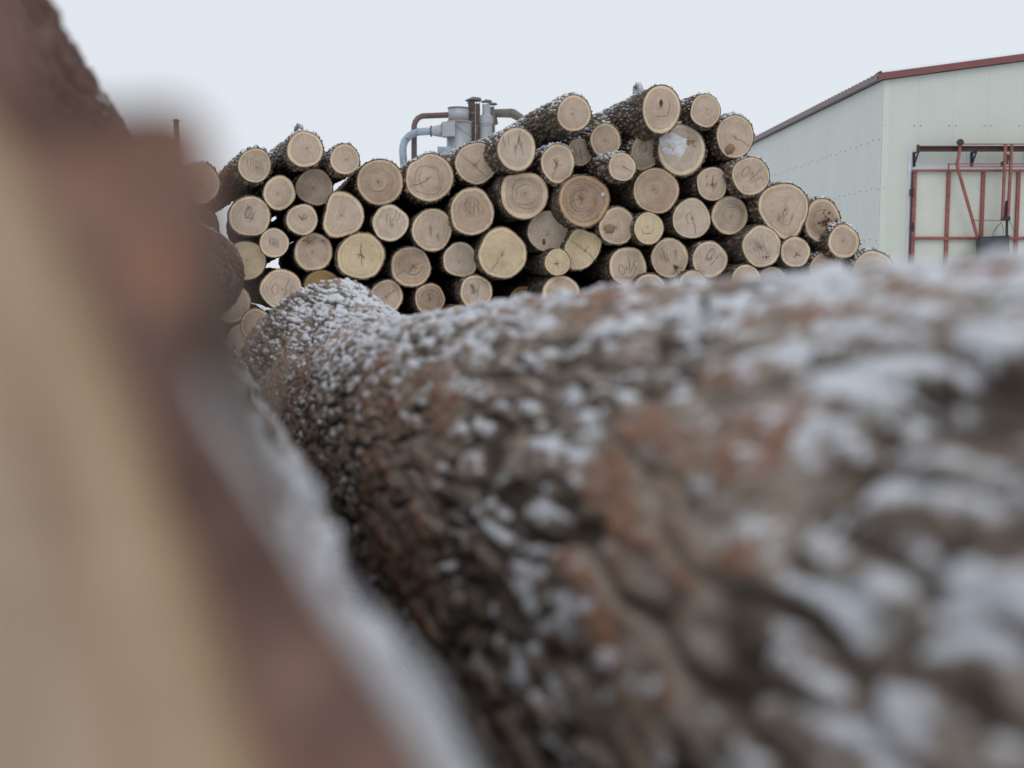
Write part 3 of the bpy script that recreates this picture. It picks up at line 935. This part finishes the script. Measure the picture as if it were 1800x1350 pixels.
    # ---- extras: (kind, px, py, size px)
    for ex in extra:
        kd, ex_, ey_, es = ex[:4]
        r = ray(ex_, ey_); p = EYE + r * (np.dot(c - EYE, nrm) / np.dot(r, nrm)); sz = es * Yf / F
        if kd == 'stain':
            mb_ = MB()
            for _ in range(40):
                a = rng.uniform(0, 6.28); d_ = sz * abs(rng.gauss(0, .55)); rr_ = sz * rng.uniform(.06, .16)
                cc_ = p + U * math.cos(a) * d_ * 1.1 + W * math.sin(a) * d_ * .55; k = 7
                vs = [cc_ + (U * math.cos(b_ * 6.28 / k) + W * .6 * math.sin(b_ * 6.28 / k)) * rr_ * rng.uniform(.4, 1.4) - nrm * (.003 + .0003 * _) for b_ in range(k)]
                mb_.add(vs, [list(range(k))])
            mb_.build('bark_inclusion', M['stain'], root)
        elif kd in ('snow', 'rot', 'tear'):
            mb_ = MB(); m = 30 if kd != 'rot' else 1
            if kd == 'rot':
                for _ in range(34):
                    a = rng.uniform(0, 6.28); d_ = sz * abs(rng.gauss(0, .5)); rr_ = sz * rng.uniform(.05, .16)
                    cc_ = p + (U * math.cos(a) + W * math.sin(a)) * d_; k = 7
                    vs = [cc_ + (U * math.cos(b_ * 6.28 / k) + W * math.sin(b_ * 6.28 / k)) * rr_ * rng.uniform(.4, 1.3) - nrm * (.003 + .0004 * _) for b_ in range(k)]
                    mb_.add(vs, [list(range(k))])
                mb_.build('rotten_patch', M['rot'], root)
            else:
                rad_ = np.array([1 + .12 * math.sin(2 * a + seed) + .08 * math.sin(5 * a) + rng.uniform(-.10, .10) for a in np.linspace(0, 6.28, m, endpoint=False)])
                mat_ = M['frost'] if kd == 'snow' else M['pale']
                vs = [p - nrm * .022]; K = 5
                for kk in range(1, K + 1):
                    f_ = kk / K
                    for b_ in range(m):
                        a = b_ * 6.28319 / m
                        vs.append(p + (U * math.cos(a) + W * math.sin(a)) * sz * rad_[b_] * f_ - nrm * (.022 * (1 - f_ ** 3) + .0015 * rng.uniform(-1, 1) + .001))
                fs = [[0, 1 + (b_ + 1) % m, 1 + b_] for b_ in range(m)]
                for kk in range(K - 1):
                    for b_ in range(m):
                        a0 = 1 + kk * m + b_; a1 = 1 + kk * m + (b_ + 1) % m; fs.append([a0, a1, a1 + m, a0 + m])
                mb_.add(vs, fs)
                o_ = mb_.build('snow_patch' if kd == 'snow' else 'torn_wood', mat_, root, True)
                if kd == 'tear':
                    pass
        elif kd == 'stub':
            # a sawn branch stub on the upper side, back from the face
            base = P(ex_, ey_ + es * 1.6, Yf + .35); tip = P(ex_ - 1, ey_, Yf + .30)
            mb_ = MB(); dd = tip - base
            mb_.tube([base, base + dd * .5, base + dd * .9, tip], [es * 1.15 * Yf / F, es * .95 * Yf / F, es * .9 * Yf / F, es * .6 * Yf / F], 16)
            V0 = np.array(mb_.v); V0 = V0 + (np.stack([vnoise(V0 * 70, 3), vnoise(V0 * 70, 4), vnoise(V0 * 70, 5)], -1) - .5) * .03
            mb_.v = [tuple(v) for v in V0]
            mesh_np('branch_stub', V0, mb_.f, M['bark_moss'], root, False, {'tone': .3 + .5 * vnoise(V0 * 40, 1), 'snow': .15 + .8 * vnoise(V0 * 30, 2)})
        elif kd == 'knot':
            mb_ = MB(); k = 14
            vs = [p + (U * math.cos(b_ * 6.2832 / k) * .55 + W * math.sin(b_ * 6.2832 / k)) * sz - nrm * .003 for b_ in range(k)]
            mb_.add(vs, [list(range(k))]); mb_.build('knot_hole', M['rot'], root)
    return root


Z1 = lambda pts: [(x / 5 + 340, y / 5 + 180) for x, y in pts]
Z3 = lambda pts: [(x / 5 + 660, y / 5 + 150) for x, y in pts]
Z4 = lambda pts: [(x / 4.286 + 960, y / 4.286 + 130) for x, y in pts]
Z5 = lambda pts: [(x / 4.5 + 680, y / 4.5 + 340) for x, y in pts]
Z6 = lambda pts: [(x / 3.103 + 1020, y / 3.103 + 330) for x, y in pts]

LOGS = [
 (350, 322, 37, 37, 'brown', '', 'leftmost log of the pile, half hidden by the blurred near trunk', {'top': 1, 'vp': (250, 485)}),
 (447.4, 290.6, 30, 31, 'grey', 'hatch', 'log with hatched crayon lines and mossy bark, topmost at the left end of the pile', {'top': 1, 'vp': (120, 500), 'bark': 'bark_moss', 'Yf': 8.9}),
 (536, 262.4, 32.5, 33, 'grey', '', 'high log at left of the pile with snowy bark and a branch stub on top', {'top': 1.6, 'vp': (140, 520), 'extra': [('stub', 526, 221, 8)], 'Yf': 8.85}),
 (606, 280, 26.6, 27.6, 'grey', '', 'small plain log on top between the stub log and a big smooth one', {'top': 1, 'vp': (260, 500)}),
 (668, 320, 42, 41.5, 'brown', 'arc', 'big smooth log topmost just left of the grey curved duct', {'top': .6}),
 (491, 339, 29, 31, 'grey', '', 'plain greyish log directly below and between the two highest left logs', {}),
 (553, 329, 33, 33, 'grey', '', 'round log with vertical saw lines directly under the stub log', {}),
 (439, 380, 37.5, 36.5, 'grey', 'scribble', 'broad log with looping scribble near left edge of the pile', {}),
 (531, 386, 28.4, 28, 'grey', 'star', 'small log with starred pith touching the D-shaped log on its left', {}),
 (603.6, 376, 38, 40, 'grey', '', 'D-shaped log with flat slanting left side and wide pale sapwood', {'poly': Z1([(1210,790),(1260,775),(1330,780),(1420,830),(1500,950),(1500,1040),(1450,1130),(1350,1170),(1200,1187),(1135,1110),(1140,1040),(1165,950),(1185,850)])}),
 (686, 392, 32.5, 33, 'pale', 'scratch', 'pale scratched log with thick ragged bark right of the D-shaped log', {}),
 (482, 427, 26.5, 26.5, 'grey', 'hatch', 'small dark-centred log right above a black gap at left of pile', {}),
 (434.4, 457.8, 34.5, 34.5, 'yellow', '', 'yellowish smooth log partly covered by the red-brown trunk end', {}),
 (551, 443, 34.5, 34, 'grey', 'arc', 'log with reddish bark inclusion along its upper rim at left', {'extra': [('stain', 543, 425, 15), ('stain', 567, 424, 7)]}),
 (634.4, 450, 43.5, 41.5, 'yellow', 'vsplit', 'large yellow log with a dark upright crack through its pith', {}),
 (408, 534, 34, 34, 'grey', '', 'lowest left log emerging beneath the red-brown trunk end', {}),
 (494, 508, 37.5, 36, 'grey', 'letters', 'log marked with big crayon letters left above the snowy hump', {}),
 (451, 571, 29, 29, 'brown', '', 'brown log sliver peeking over the snowy edge at far left', {}),
 (566, 505, 31, 32, 'ochre', 'scratch', 'ochre mossy-rimmed log just above the snowy hump', {'bark': 'bark_moss'}),
 (680, 521, 29, 30, 'grey', 'split', 'log half hidden right behind the snowy hump', {}),
 (722, 469, 36, 36.5, 'brown', 'smile+star', 'brown log whose curved crack looks like a smile', {}),
 (759.5, 404, 36.5, 38.5, 'grey', 'scratch', 'log with scratched centre left below the tall oval log', {}),
 (829.6, 372, 39.6, 43.4, 'brown', 'scratch', 'tall oval brownish log with fine saw rays in the pile centre', {}),
 (809.5, 456.7, 31.5, 32, 'pale', '', 'small pale log touching the left of the large yellow log', {}),
 (883, 445.5, 43.5, 46, 'yellow', 'split', 'largest yellow log, in the pile centre, cracked upward from its pith', {'Yf': 8.92}),
 (755.5, 525.5, 27, 28, 'brown', 'star+rings', 'small brown log with dark pith low near the snowy trunk', {}),
 (836.7, 513, 29.5, 30, 'grey', 'scribble', 'small log with a scribble just below the pale small log', {}),
 (805, 564, 28, 28, 'grey', 'split', 'log rim showing just above the snow right of the brown pith log', {}),
 (923, 528, 28, 25.5, 'ochre', 'split', 'dull ochre log recessed in a dark gap above the snow', {'Yf': 9.35}),
 (986, 516, 33.5, 33, 'grey', 'split', 'grey log with pale glinting scratch, rising out of snowy edge at centre', {}),
 (963.8, 407.3, 37, 37.5, 'pale', '', 'pale log with one small oval knot below its pith', {'extra': [('knot', 956, 425, 5.5)]}),
 (980, 461, 23.5, 24, 'yellow', 'star', 'smallest yellow log in front of the squarish split log', {'Yf': 8.88}),
 (1024.5, 437.8, 35, 36, 'yellow', 'cross', 'squarish split log with angular broken outline', {'poly': Z5([(1490,275),(1600,305),(1700,350),(1690,440),(1640,530),(1540,605),(1450,600),(1410,520),(1400,430),(1440,350)])}),
 (755.6, 311.6, 42, 43, 'grey', 'rings+split', 'large log with humped top and concentric cracked rings', {'top': .8, 'poly': Z3([(470,590),(560,610),(640,670),(690,780),(680,880),(600,980),(500,1025),(380,1005),(280,920),(262,800),(290,690),(370,650)])}),
 (836.4, 287, 37.5, 37.5, 'grey', 'cross', 'round log with crossing long cracks right of the hump-topped log', {'top': 1, 'vp': (330, 500)}),
 (908, 262, 34.5, 40, 'pale', 'split+scratch', 'tilted oval log with reddish torn bark rim near the top', {'top': 1, 'Yf': 8.8, 'vp': (250, 520)}),
 (922.4, 344, 42, 41, 'grey', 'rings', 'broad flat-topped log with visible rings below the tilted oval log', {'vp': (300, 485), 'Yf': 8.92, 'poly': Z3([(1140,790),(1230,785),(1340,765),(1420,775),(1500,850),(1522,950),(1470,1100),(1380,1170),(1270,1180),(1150,1110),(1100,980),(1100,880)])}),
 (980.4, 287, 30, 36, 'grey', 'star+split', 'upright oval log with starred pith and snow on its crown', {'top': 1.5}),
 (1009, 199, 30.5, 33, 'grey', '', 'long bark-covered log lying highest left of the stub-topped top log', {'top': 1.3, 'vp': (330, 520), 'bend': -0.22, 'Yf': 8.8, 'taper': 1.25, 'ln': 4.6}),
 (1064.3, 246, 27.8, 30.2, 'grey', '', 'small smooth log tucked under the huge top log on its left', {'top': .8, 'vp': (300, 520)}),
 (1018.8, 267.7, 22.8, 25, 'grey', 'scratch', 'tiny log with scribbled centre right of the snow-crowned oval log', {'top': .6, 'Yf': 9.1}),
 (1162.5, 191.8, 34.6, 43.5, 'grey', 'arc', 'huge topmost log with dark square heart stain and stub on its bark', {'top': 1.2, 'vp': (330, 560), 'Yf': 8.75, 'extra': [('stub', 1121, 149, 8.5), ('knot', 1162, 181, 6)], 'taper': 1.1}),
 (1240, 194.6, 27, 30.5, 'grey', '', 'smaller top log right of the huge topmost one', {'top': 1.1, 'vp': (350, 520)}),
 (1292, 239.7, 33.5, 39, 'grey', 'split', 'upper right log with a torn pale streak in its lower left', {'top': 1, 'extra': [('tear', 1283, 262, 9)], 'vp': (300, 500)}),
 (1137.3, 264, 27.5, 36, 'grey', 'arc+scribble', 'triangular log with swirling grain beneath the huge topmost log', {'top': .8, 'poly': Z4([(765,420),(830,460),(875,570),(860,640),(780,710),(700,733),(645,690),(640,590),(670,500),(710,435)])}),
 (1198, 263.5, 40.5, 46, 'pale', '', 'big log whose hollow left side is packed with snow', {'top': .6, 'extra': [('snow', 1184, 254, 22), ('stain', 1212, 250, 16)], 'poly': Z4([(990,370),(1100,400),(1190,500),(1190,640),(1120,740),(1000,772),(900,720),(850,640),(850,500),(920,400)])}),
 (1093.5, 293.3, 24.6, 26, 'grey', 'split', 'small front log jutting out left of the triangular log', {'Yf': 8.78, 'top': .8, 'vp': (150, 440)}),
 (1153.2, 335.3, 40.5, 41.5, 'brown', '', 'large plain smooth brown log below the snow-packed one', {'vp': (300, 485)}),
 (1251.6, 323, 28, 30.2, 'grey', 'scratch+vsplit', 'small log with dark scratched upright check in the right half', {'vp': (200, 485)}),
 (1319.8, 309.2, 34, 34.3, 'grey', 'letters', 'log with crayon loops at the right slope of the pile', {'top': .8}),
 (1027.7, 353.5, 46, 47, 'red', 'rings+star', 'big reddish log with cracked rings and a frosty split', {'Yf': 8.86, 'extra': [('snow', 1060, 342, 4)], 'poly': Z4([(250,757),(380,790),(460,850),(485,920),(465,1010),(400,1110),(310,1160),(180,1120),(110,1030),(92,900),(140,810)])}),
 (1084, 397, 31.5, 34.5, 'grey', '', 'log with a torn pale flake right below the big reddish one', {'extra': [('tear', 1071, 402, 9)]}),
 (1140.4, 401.4, 27, 28.7, 'yellow', 'arc', 'small yellow log with tiny nick wedged right of flaked log', {'Yf': 8.85}),
 (1215.5, 384.3, 34.3, 36.2, 'pale', 'split+arc', 'pale angular log with a slanting crack and thin bark', {'vp': (150, 485)}),
 (1282.5, 378.5, 32.6, 35, 'grey', 'rings', 'log with dark inner ring and tiny pith above the scarred log', {}),
 (1377.7, 373, 45, 50, 'grey', 'scratch', 'large teardrop-shaped log narrowing toward lower right', {'top': .9, 'poly': Z6([(1060,-20),(1170,-20),(1240,50),(1245,130),(1215,200),(1170,280),(1110,288),(1060,245),(1000,180),(965,90),(990,20)])}),
 (1446, 388, 32, 40.5, 'brown', 'rings', 'oval log with black rotten heart at right end of pile', {'top': 1, 'extra': [('rot', 1453, 390, 20)]}),
 (1483, 424.4, 28, 30.5, 'grey', '', 'small plain log below the rotten-hearted one at far right', {'top': 1, 'vp': (500, 485), 'Yf': 8.95}),
 (1339, 433, 35, 37.5, 'pale', 'scratch', 'scarred log with insect-like pits beneath the teardrop log', {'vp': (150, 485), 'extra': [('rot', 1346, 452, 8)]}),
 (1398, 442.8, 26.7, 27.6, 'grey', 'star', 'small round log directly below the teardrop point', {}),
 (1103.8, 468.6, 33.8, 36, 'grey', 'letters+arc', 'log with loop mark and chipped bark below the flaked log', {}),
 (1177.3, 453.4, 34, 35.5, 'grey', 'scratch', 'log with crumbling brown lower right edge', {'extra': [('rot', 1190, 470, 11)]}),
 (1247.5, 456.3, 31.5, 33, 'pale', 'scribble', 'log with wide looping scribble right of the crumbling log', {}),
 (1142.5, 511, 30, 30.5, 'brown', 'star', 'low brown log with radiating checks at snow edge', {}),
 (1218, 500, 25.5, 25.5, 'grey', 'scratch', 'small low log at the snow edge under the crumbling log', {}),
 (1311.6, 491, 26, 27, 'grey', '', 'low log with rough bark side under the scarred log', {'vp': (150, 485)}),
 (1356, 495, 26, 27, 'grey', '', 'low log mostly hidden by snow below small round one', {}),
 (1271, 505, 23, 22, 'brown', '', 'tiny brown log rim between two low right logs', {'Yf': 9.2}),
 (1076, 530, 27.5, 27.5, 'grey', '', 'low ragged-bark log rim above the snow right of centre', {}),
 (1452, 471, 29, 28, 'grey', '', 'low log with notched snowy bark under the right slope', {'top': 1.3}),
 (1535.6, 478, 37.5, 38.5, 'pale', '', 'last log at the right foot of the pile by the wall', {'top': 1}),
]
for i, (px, py, rx, ry, tint, mark, label, kw) in enumerate(LOGS):
    make_log(px, py, rx, ry, tint, mark, label, seed=i + 1, **kw)

# lower rows of the pile, behind the near trunk: copies of one plain log
proto = make_log(360, 600, 34, 34, 'grey', '', 'plain log in the hidden lower rows of the pile', seed=90, Yf=9.05)
proto['group'] = 'hidden lower logs of the pile'
rngl = random.Random(4)
base = Vector(proto.location); c0 = P(360, 600, 9.05)
spots = [(360 + 72 * k, 600) for k in range(1, 18)] + [(396 + 72 * k, 662) for k in range(-1, 18)] + [(360 + 72 * k, 716) for k in range(-1, 19)] + [(1400 + 75 * k, 548) for k in range(0, 3)] + [(1040 + 75 * k, 560) for k in range(0, 5)] + [(300, 560), (290, 500), (300, 440), (305, 380)]
for px, py in spots + [(352, 396), (318, 400)]:  # last two copies added, set back so the left gap goes dark
    c = P(px, py, 9.05 + rngl.uniform(-.05, .1) + (.55 if py in (396, 400) else 0))
    o = proto.copy(); C.objects.link(o)
    o.location = base + Vector(c - c0)
    for chd in proto.children:
        d = chd.copy(); C.objects.link(d); d.parent = o


# ------------------------------------------------------------------ near trunks
def trunk(name, label, center, radius, y0, y1, nu, nv, mat, seed, snow_bias, plate=(.035, .09), amp=.013, end_tint='near', flare=None, prof=None, group='snowy pine trunks in the foreground', far_face=True, tpow=1.0, front_face=None, big_amp=0.03):
    """a trunk running away from the camera; center(y) -> x,z  radius(y, phi) -> r"""
    root = empty(name, (center(y0)[0], y0, center(y0)[1] - radius(y0, np.zeros(1))[0]), label, 'log', group)
    t = np.linspace(0, 1, nu) ** tpow
    ys = y0 + (y1 - y0) * t
    phi = np.arange(nv) * 2 * np.pi / nv
    G = np.zeros((nu, nv, 3)); q = np.zeros((nu, nv, 3)); dirs = np.zeros((nu, nv, 3))
    for k, yy in enumerate(ys):
        cx, cz = center(yy); r = radius(yy, phi)
        G[k, :, 0] = cx + r * np.cos(phi); G[k, :, 1] = yy; G[k, :, 2] = cz + r * np.sin(phi)
        rm = float(np.mean(r))
        q[k, :, 0] = rm * np.cos(phi); q[k, :, 1] = rm * np.sin(phi); q[k, :, 2] = yy
    Nm = grid_normals(G)
    outd = np.stack([np.cos(phi), 0 * phi, np.sin(phi)], -1)
    if np.mean(np.sum(Nm[nu // 2] * outd, -1)) < 0: Nm = -Nm
    off = seed * 5.3
    wv = np.stack([fbm(q * 14 + off, 3, 3), fbm(q * 14 + off + 9, 3, 4), fbm(q * 14 + off + 19, 3, 5)], -1) - .5
    qw = q + wv * .020
    f1, f2, rid = voro(np.stack([qw[..., 0] / plate[0], qw[..., 1] / plate[0], qw[..., 2] / plate[1] + off], -1), seed)
    e = sst(f2 - f1, .03, .30)
    g1, g2, gid = voro(np.stack([qw[..., 0] / (plate[0] * .40), qw[..., 1] / (plate[0] * .40), qw[..., 2] / (plate[1] * .36) + off], -1), seed + 51)
    e2 = sst(g2 - g1, .02, .3)
    fine = fbm(q * 110 + off, 4, 9)
    low = fbm(q * np.array([6, 6, 3.0]) + off, 3, 21) - .5
    flak = fbm(qw * np.array([24, 24, 8.0]) + off, 4, 61)
    red = fbm(qw * np.array([8, 8, 4.0]) + off, 3, 71)
    bare = sst(red, .53, .62)
    e = 1 - (1 - e) * (1 - .75 * bare)
    h = e * amp * .9 + (rid - .5) * amp * .9 + e2 * amp * .30 * e + (gid - .5) * amp * .55 + (fine - .5) * amp * .8 + (flak - .5) * amp * 1.0
    G2 = G + Nm * (h + low * big_amp)[..., None]
    N2 = grid_normals(G2)
    if np.mean(np.sum(N2[nu // 2] * outd, -1)) < 0: N2 = -N2
    big = fbm(qw * np.array([19, 19, 7.0]) + off, 3, 31)
    med = fbm(qw * np.array([72, 72, 20.0]) + off, 4, 33)
    cre = np.abs(fbm(qw * np.array([26, 26, 5.0]) + off, 2, 91) - .5); crm = sst(fbm(q * np.array([10, 10, 5.]) + off, 2, 92), .46, .54)
    cre = (1 - sst(cre, .006, .030)) * crm
    G2 = G2 - Nm * (cre * .009)[..., None]
    sn = .435 + (Nm[..., 2] - .55) * .78 + (N2[..., 2] - Nm[..., 2]) * .45 - cre * .6 + (big - .5) * .7 + (med - .5) * 1.9 + (fbm(q * np.array([140, 140, 60.]) + off, 2, 35) - .5) * 1.0 + (gid - .5) * .25 + snow_bias - bare * .28
    sn = np.where(e < .25, sn - .35 * (1 - e / .25), sn)
    G2 = G2 + np.array([0, 0, 1]) * (sst(sn, .42, .8) * .0018)[..., None]
    tone = np.clip(.06 + e * .26 + e2 * .10 + (gid - .5) * .30 + (rid - .5) * .25 + bare * .31 + (fine - .5) * .3 - cre * .6, 0, 1)
    mesh_np('bark', G2.reshape(-1, 3), grid_faces(nu, nv), mat, root, True, {'tone': tone.ravel(), 'snow': sn.ravel()})
    # sawn ends
    for which in (0, -1):
        if which == 0 and front_face is not None: continue
        ring = G2[which]; cc = ring.mean(0); nr = 12
        s = np.linspace(0, 1, nr); FV = np.concatenate([cc[None], (cc + (ring - cc)[None] * s[1:, None, None]).reshape(-1, 3)])
        i0 = 1 + np.arange((nr - 1) * nv).reshape(nr - 1, nv); j0 = np.roll(i0, -1, axis=1)
        fs = np.stack([i0[:-1], j0[:-1], j0[1:], i0[1:]], -1).reshape(-1, 4).tolist() + [[0, int(j0[0, k]), int(i0[0, k])] for k in range(nv)]
        rel = FV - cc
        mesh_np('sawn_face', FV, fs, M[end_tint], root, True, {'fp': np.stack([rel[:, 0], rel[:, 2], rel[:, 1]], -1) + off, 'rr': np.concatenate([[0.], np.repeat(s[1:], nv)]), 'rad': np.full(len(FV), .2)})
    return root, G2


def axis_line(x0, z0, vpx, vpy):
    """line parallel to the view ray through a photo pixel: offsets x0,z0 from the eye"""
    d = ray(vpx, vpy); d = d / d[1]
    return lambda y: (x0 + d[0] * y, H + z0 + d[2] * y)


# --- A: the large snowy trunk running away from lower right to the hump
A_END = 4.0
axA = axis_line(0.418, -0.227, 398, 587)


def cenA(y):
    x, z = axA(y); k = float(np.clip((y - 3.0) / (A_END - 3.0), 0, 1)) ** 2
    return x - .09 * k, z + .082 * k


def radA(y, phi):
    k = float(np.clip((y - 2.9) / (A_END - 2.9), 0, 1)) ** 2.2
    r = 0.261 + 0.008 * np.sin(3 * phi + y) + 0.008 * np.sin(2 * phi - 2 * y)
    r = r + k * (.030 + .045 * np.exp(-((phi - 1.15) / .5) ** 2))
    return r


trunk('log', 'huge snow-dusted pine trunk running from lower right to a flared hump', cenA, radA, -0.6, A_END, 1250, 560, M['pine'], 3, -.02, plate=(.023, .10), amp=.0055, tpow=1.0, big_amp=.014)

# --- C: red-brown trunk above, its flared end bulging over the gap
C_END = 3.9
axC = axis_line(-.282, .207, 440, 562)


def cenC(y):
    x, z = axC(y); k = float(np.clip((y - 2.9) / (C_END - 2.9), 0, 1)) ** 2
    return x + .112 * k, z - .075 * k


def radC(y, phi):
    k = float(np.clip((y - 2.8) / (C_END - 2.8), 0, 1))
    k2 = float(np.clip((C_END - y) / .10, 0, 1)) ** .5
    r = (.13 + .045 * k ** 1.5) * (.62 + .38 * k2) + .006 * np.sin(3 * phi + 2 * y)
    return r


trunk('log', 'red-brown trunk with rounded end, upper left behind the blurred near log', cenC, radC, .62, C_END, 620, 300, M['pine_red'], 8, -.42, plate=(.02, .08), amp=.005, big_amp=.010)

# --- B: the nearest trunk, its sawn face right beside the lens
BD = .16
outerB = [(20, -60), (45, 20), (80, 110), (140, 200), (200, 205), (252, 165), (335, 172), (384, 250), (372, 400), (358, 520), (345, 600), (352, 700), (455, 860), (585, 1085), (730, 1340), (860, 1650), (960, 2200), (760, 2850), (100, 3400), (-900, 3500), (-1800, 3000), (-2200, 2000), (-2350, 700), (-1500, 150), (-500, -60), (-120, -140)]
innerB = [(-90, 110), (-40, 190), (30, 280), (95, 400), (160, 520), (195, 640), (262, 800), (320, 950), (375, 1120), (450, 1350), (560, 1700), (640, 2200), (460, 2700), (0, 3100), (-850, 3180), (-1550, 2750), (-1900, 1900), (-2050, 800), (-1300, 350), (-500, 150), (-160, 60)]
cB = (-900, 1500)
nvB = 420
ph = np.arange(nvB) * 2 * np.pi / nvB


def radial2(poly, cx, cyy, phi):
    a = np.array([math.atan2(-(y - cyy), x - cx) for x, y in poly]); r = np.array([math.hypot(x - cx, y - cyy) for x, y in poly])
    o = np.argsort(a); a, r = a[o], r[o]
    return np.interp((phi + np.pi) % (2 * np.pi) - np.pi, np.concatenate([a - 2 * np.pi, a, a + 2 * np.pi]), np.concatenate([r, r, r]))


def smooth(r, n):
    for _ in range(n): r = (np.roll(r, 1) + 2 * r + np.roll(r, -1)) / 4
    return r


cb0 = P(cB[0], cB[1], BD)


def onplane(poly):
    return [(p[0], -p[2]) for p in (P(x, y, BD) for x, y in poly)]


ro = smooth(radial2(onplane(outerB), cb0[0], -cb0[2], ph), 4)
ri = smooth(radial2(onplane(innerB), cb0[0], -cb0[2], ph), 8)
axB_d = ray(396, 577); axB_d = axB_d / axB_d[1]
B_END = 3.25
rootB = empty('log', (cb0[0], BD, cb0[2] - .2), 'blurred nearest log, pale sawn face and thick red-brown bark at left', 'log', 'snowy pine trunks in the foreground')
nuB = 620
tB = np.linspace(0, 1, nuB) ** 1.35
ysB = BD + (B_END - BD) * tB
cb2 = P(-485, 2180, BD)
regp = np.stack([cb2[0] + .1285 * np.cos(ph) * (1 + .02 * np.sin(3 * ph)), cb2[2] + .1285 * np.sin(ph) * (1 + .02 * np.sin(3 * ph))], -1)
rop = np.stack([cb0[0] + ro * np.cos(ph), cb0[2] + ro * np.sin(ph)], -1)
# same number of points round both outlines, matched by direction
regp = np.roll(regp, 0, axis=0)
G = np.zeros((nuB, nvB, 3)); q = np.zeros((nuB, nvB, 3))
for k, yy in enumerate(ysB):
    s = math.exp(-((yy - BD) / .018) ** 2)
    pp = rop * s + regp * (1 - s)
    dv_ = axB_d * (yy - BD)
    G[k, :, 0] = pp[:, 0] + dv_[0]; G[k, :, 1] = yy; G[k, :, 2] = pp[:, 1] + dv_[2]
    q[k, :, 0] = .14 * np.cos(ph); q[k, :, 1] = .14 * np.sin(ph); q[k, :, 2] = yy
Nm = grid_normals(G); outd = np.stack([np.cos(ph), 0 * ph, np.sin(ph)], -1)
if np.mean(np.sum(Nm[nuB // 2] * outd, -1)) < 0: Nm = -Nm
f1, f2, rid = voro(np.stack([q[..., 0] / .03, q[..., 1] / .03, q[..., 2] / .07], -1), 77)
fine = fbm(q * 90, 4, 9); big = fbm(q * np.array([38, 38, 20.]), 3, 31); flak = fbm(q * np.array([24, 24, 13.]), 3, 61)
e = sst(f2 - f1, .03, .3)
h = (e - .6) * .008 + (rid - .5) * .008 + (fine - .5) * .008 + (flak - .5) * .012
fade = np.clip((ysB - BD) / .03, 0, 1)[:, None]
G2 = G + Nm * (h * fade)[..., None]
N2 = grid_normals(G2)
if np.mean(np.sum(N2[nuB // 2] * outd, -1)) < 0: N2 = -N2
sn = .42 + (Nm[..., 2] - .45) * .5 + (N2[..., 2] - Nm[..., 2]) * .3 + (big - .5) * 2.2 + (fbm(q * np.array([70, 70, 30.]), 3, 34) - .5) * 1.3 - .25 * (1 - fade) + .38 * np.exp(-((ysB - BD) / .3) ** 2)[:, None]
tone = np.clip(.15 + e * .3 + (rid - .5) * .4 + (fine - .5) * .3, 0, 1)
mesh_np('bark', G2.reshape(-1, 3), grid_faces(nuB, nvB), M['pine'], rootB, True, {'tone': tone.ravel(), 'snow': sn.ravel()})
# broken bark ring around the face
nk = 24
RG = np.zeros((nk, nvB, 3))
for k in range(nk):
    f_ = k / (nk - 1); r = ri * (1 - f_) + ro * f_
    RG[k, :, 0] = cb0[0] + r * np.cos(ph); RG[k, :, 2] = cb0[2] + r * np.sin(ph)
    RG[k, :, 1] = BD
nz = fbm(RG * 60, 3, 5); RG[..., 1] += (nz - .5) * .014 * np.sin(np.linspace(0, np.pi, nk))[:, None]
tn = np.clip(.15 + (fbm(RG * 32, 3, 6) - .48) * 1.7, 0, .7)
# a patch of fresh orange inner bark
pc = P(315, 490, BD); dd = np.linalg.norm((RG - pc) * np.array([1, 0, 1.2]), axis=-1)
tn = np.clip(tn + .48 * np.exp(-(dd / .0062) ** 2), 0, 1)
mesh_np('broken_bark_edge', RG.reshape(-1, 3), grid_faces(nk, nvB), M['bark_end'], rootB, True, {'tone': tn.ravel(), 'snow': np.full(nk * nvB, -1.)})
nr = 14
s = np.linspace(0, 1, nr); edge = RG[0]
FV = np.concatenate([cb0[None], (cb0 + (edge - cb0)[None] * s[1:, None, None]).reshape(-1, 3)])
i0 = 1 + np.arange((nr - 1) * nvB).reshape(nr - 1, nvB); j0 = np.roll(i0, -1, axis=1)
fs = np.stack([i0[:-1], j0[:-1], j0[1:], i0[1:]], -1).reshape(-1, 4).tolist() + [[0, int(j0[0, k]), int(i0[0, k])] for k in range(nvB)]
rel = FV - cb0
mesh_np('sawn_face', FV, fs, M['near'], rootB, True, {'fp': np.stack([rel[:, 0], rel[:, 2], rel[:, 1]], -1) + 3.3, 'rr': np.concatenate([[0.], np.repeat(s[1:], nvB)]), 'rad': np.full(len(FV), .2)})
ring = G2[-1]; cc = ring.mean(0)
mesh_np('rear_cut', np.concatenate([ring, cc[None]]), np.array([[i, (i + 1) % nvB, nvB] for i in range(nvB)]), M['near'], rootB, False, {'fp': np.zeros((nvB + 1, 3)), 'rr': np.concatenate([np.ones(nvB), [0.]]), 'rad': np.full(nvB + 1, .2)})

# --- supporting trunks underneath (hidden from the photo's viewpoint, they carry the near ones)
for j, (x0, z0, R_) in enumerate([(.19, -.68, .16), (.56, -.68, .17), (-.42, -.45, .17), (-.09, -.52, .13), (-.22, -.92, .17), (.32, -.93, .16), (.76, -.93, .16), (-.60, -.92, .17)]):
    d_ = ray(396, 485); d_ = d_ / d_[1]
    trunk('log', 'shadowed support trunk under the large snowy trunk', (lambda y, x0=x0, z0=z0, d_=d_: (x0 + d_[0] * y, H + z0 - .06)), (lambda y, phi, R_=R_: R_ + .008 * np.sin(3 * phi + y)), -0.7, 3.3, 160, 90, M['pine'], 20 + j, -.5, group='support trunks under the near stack')
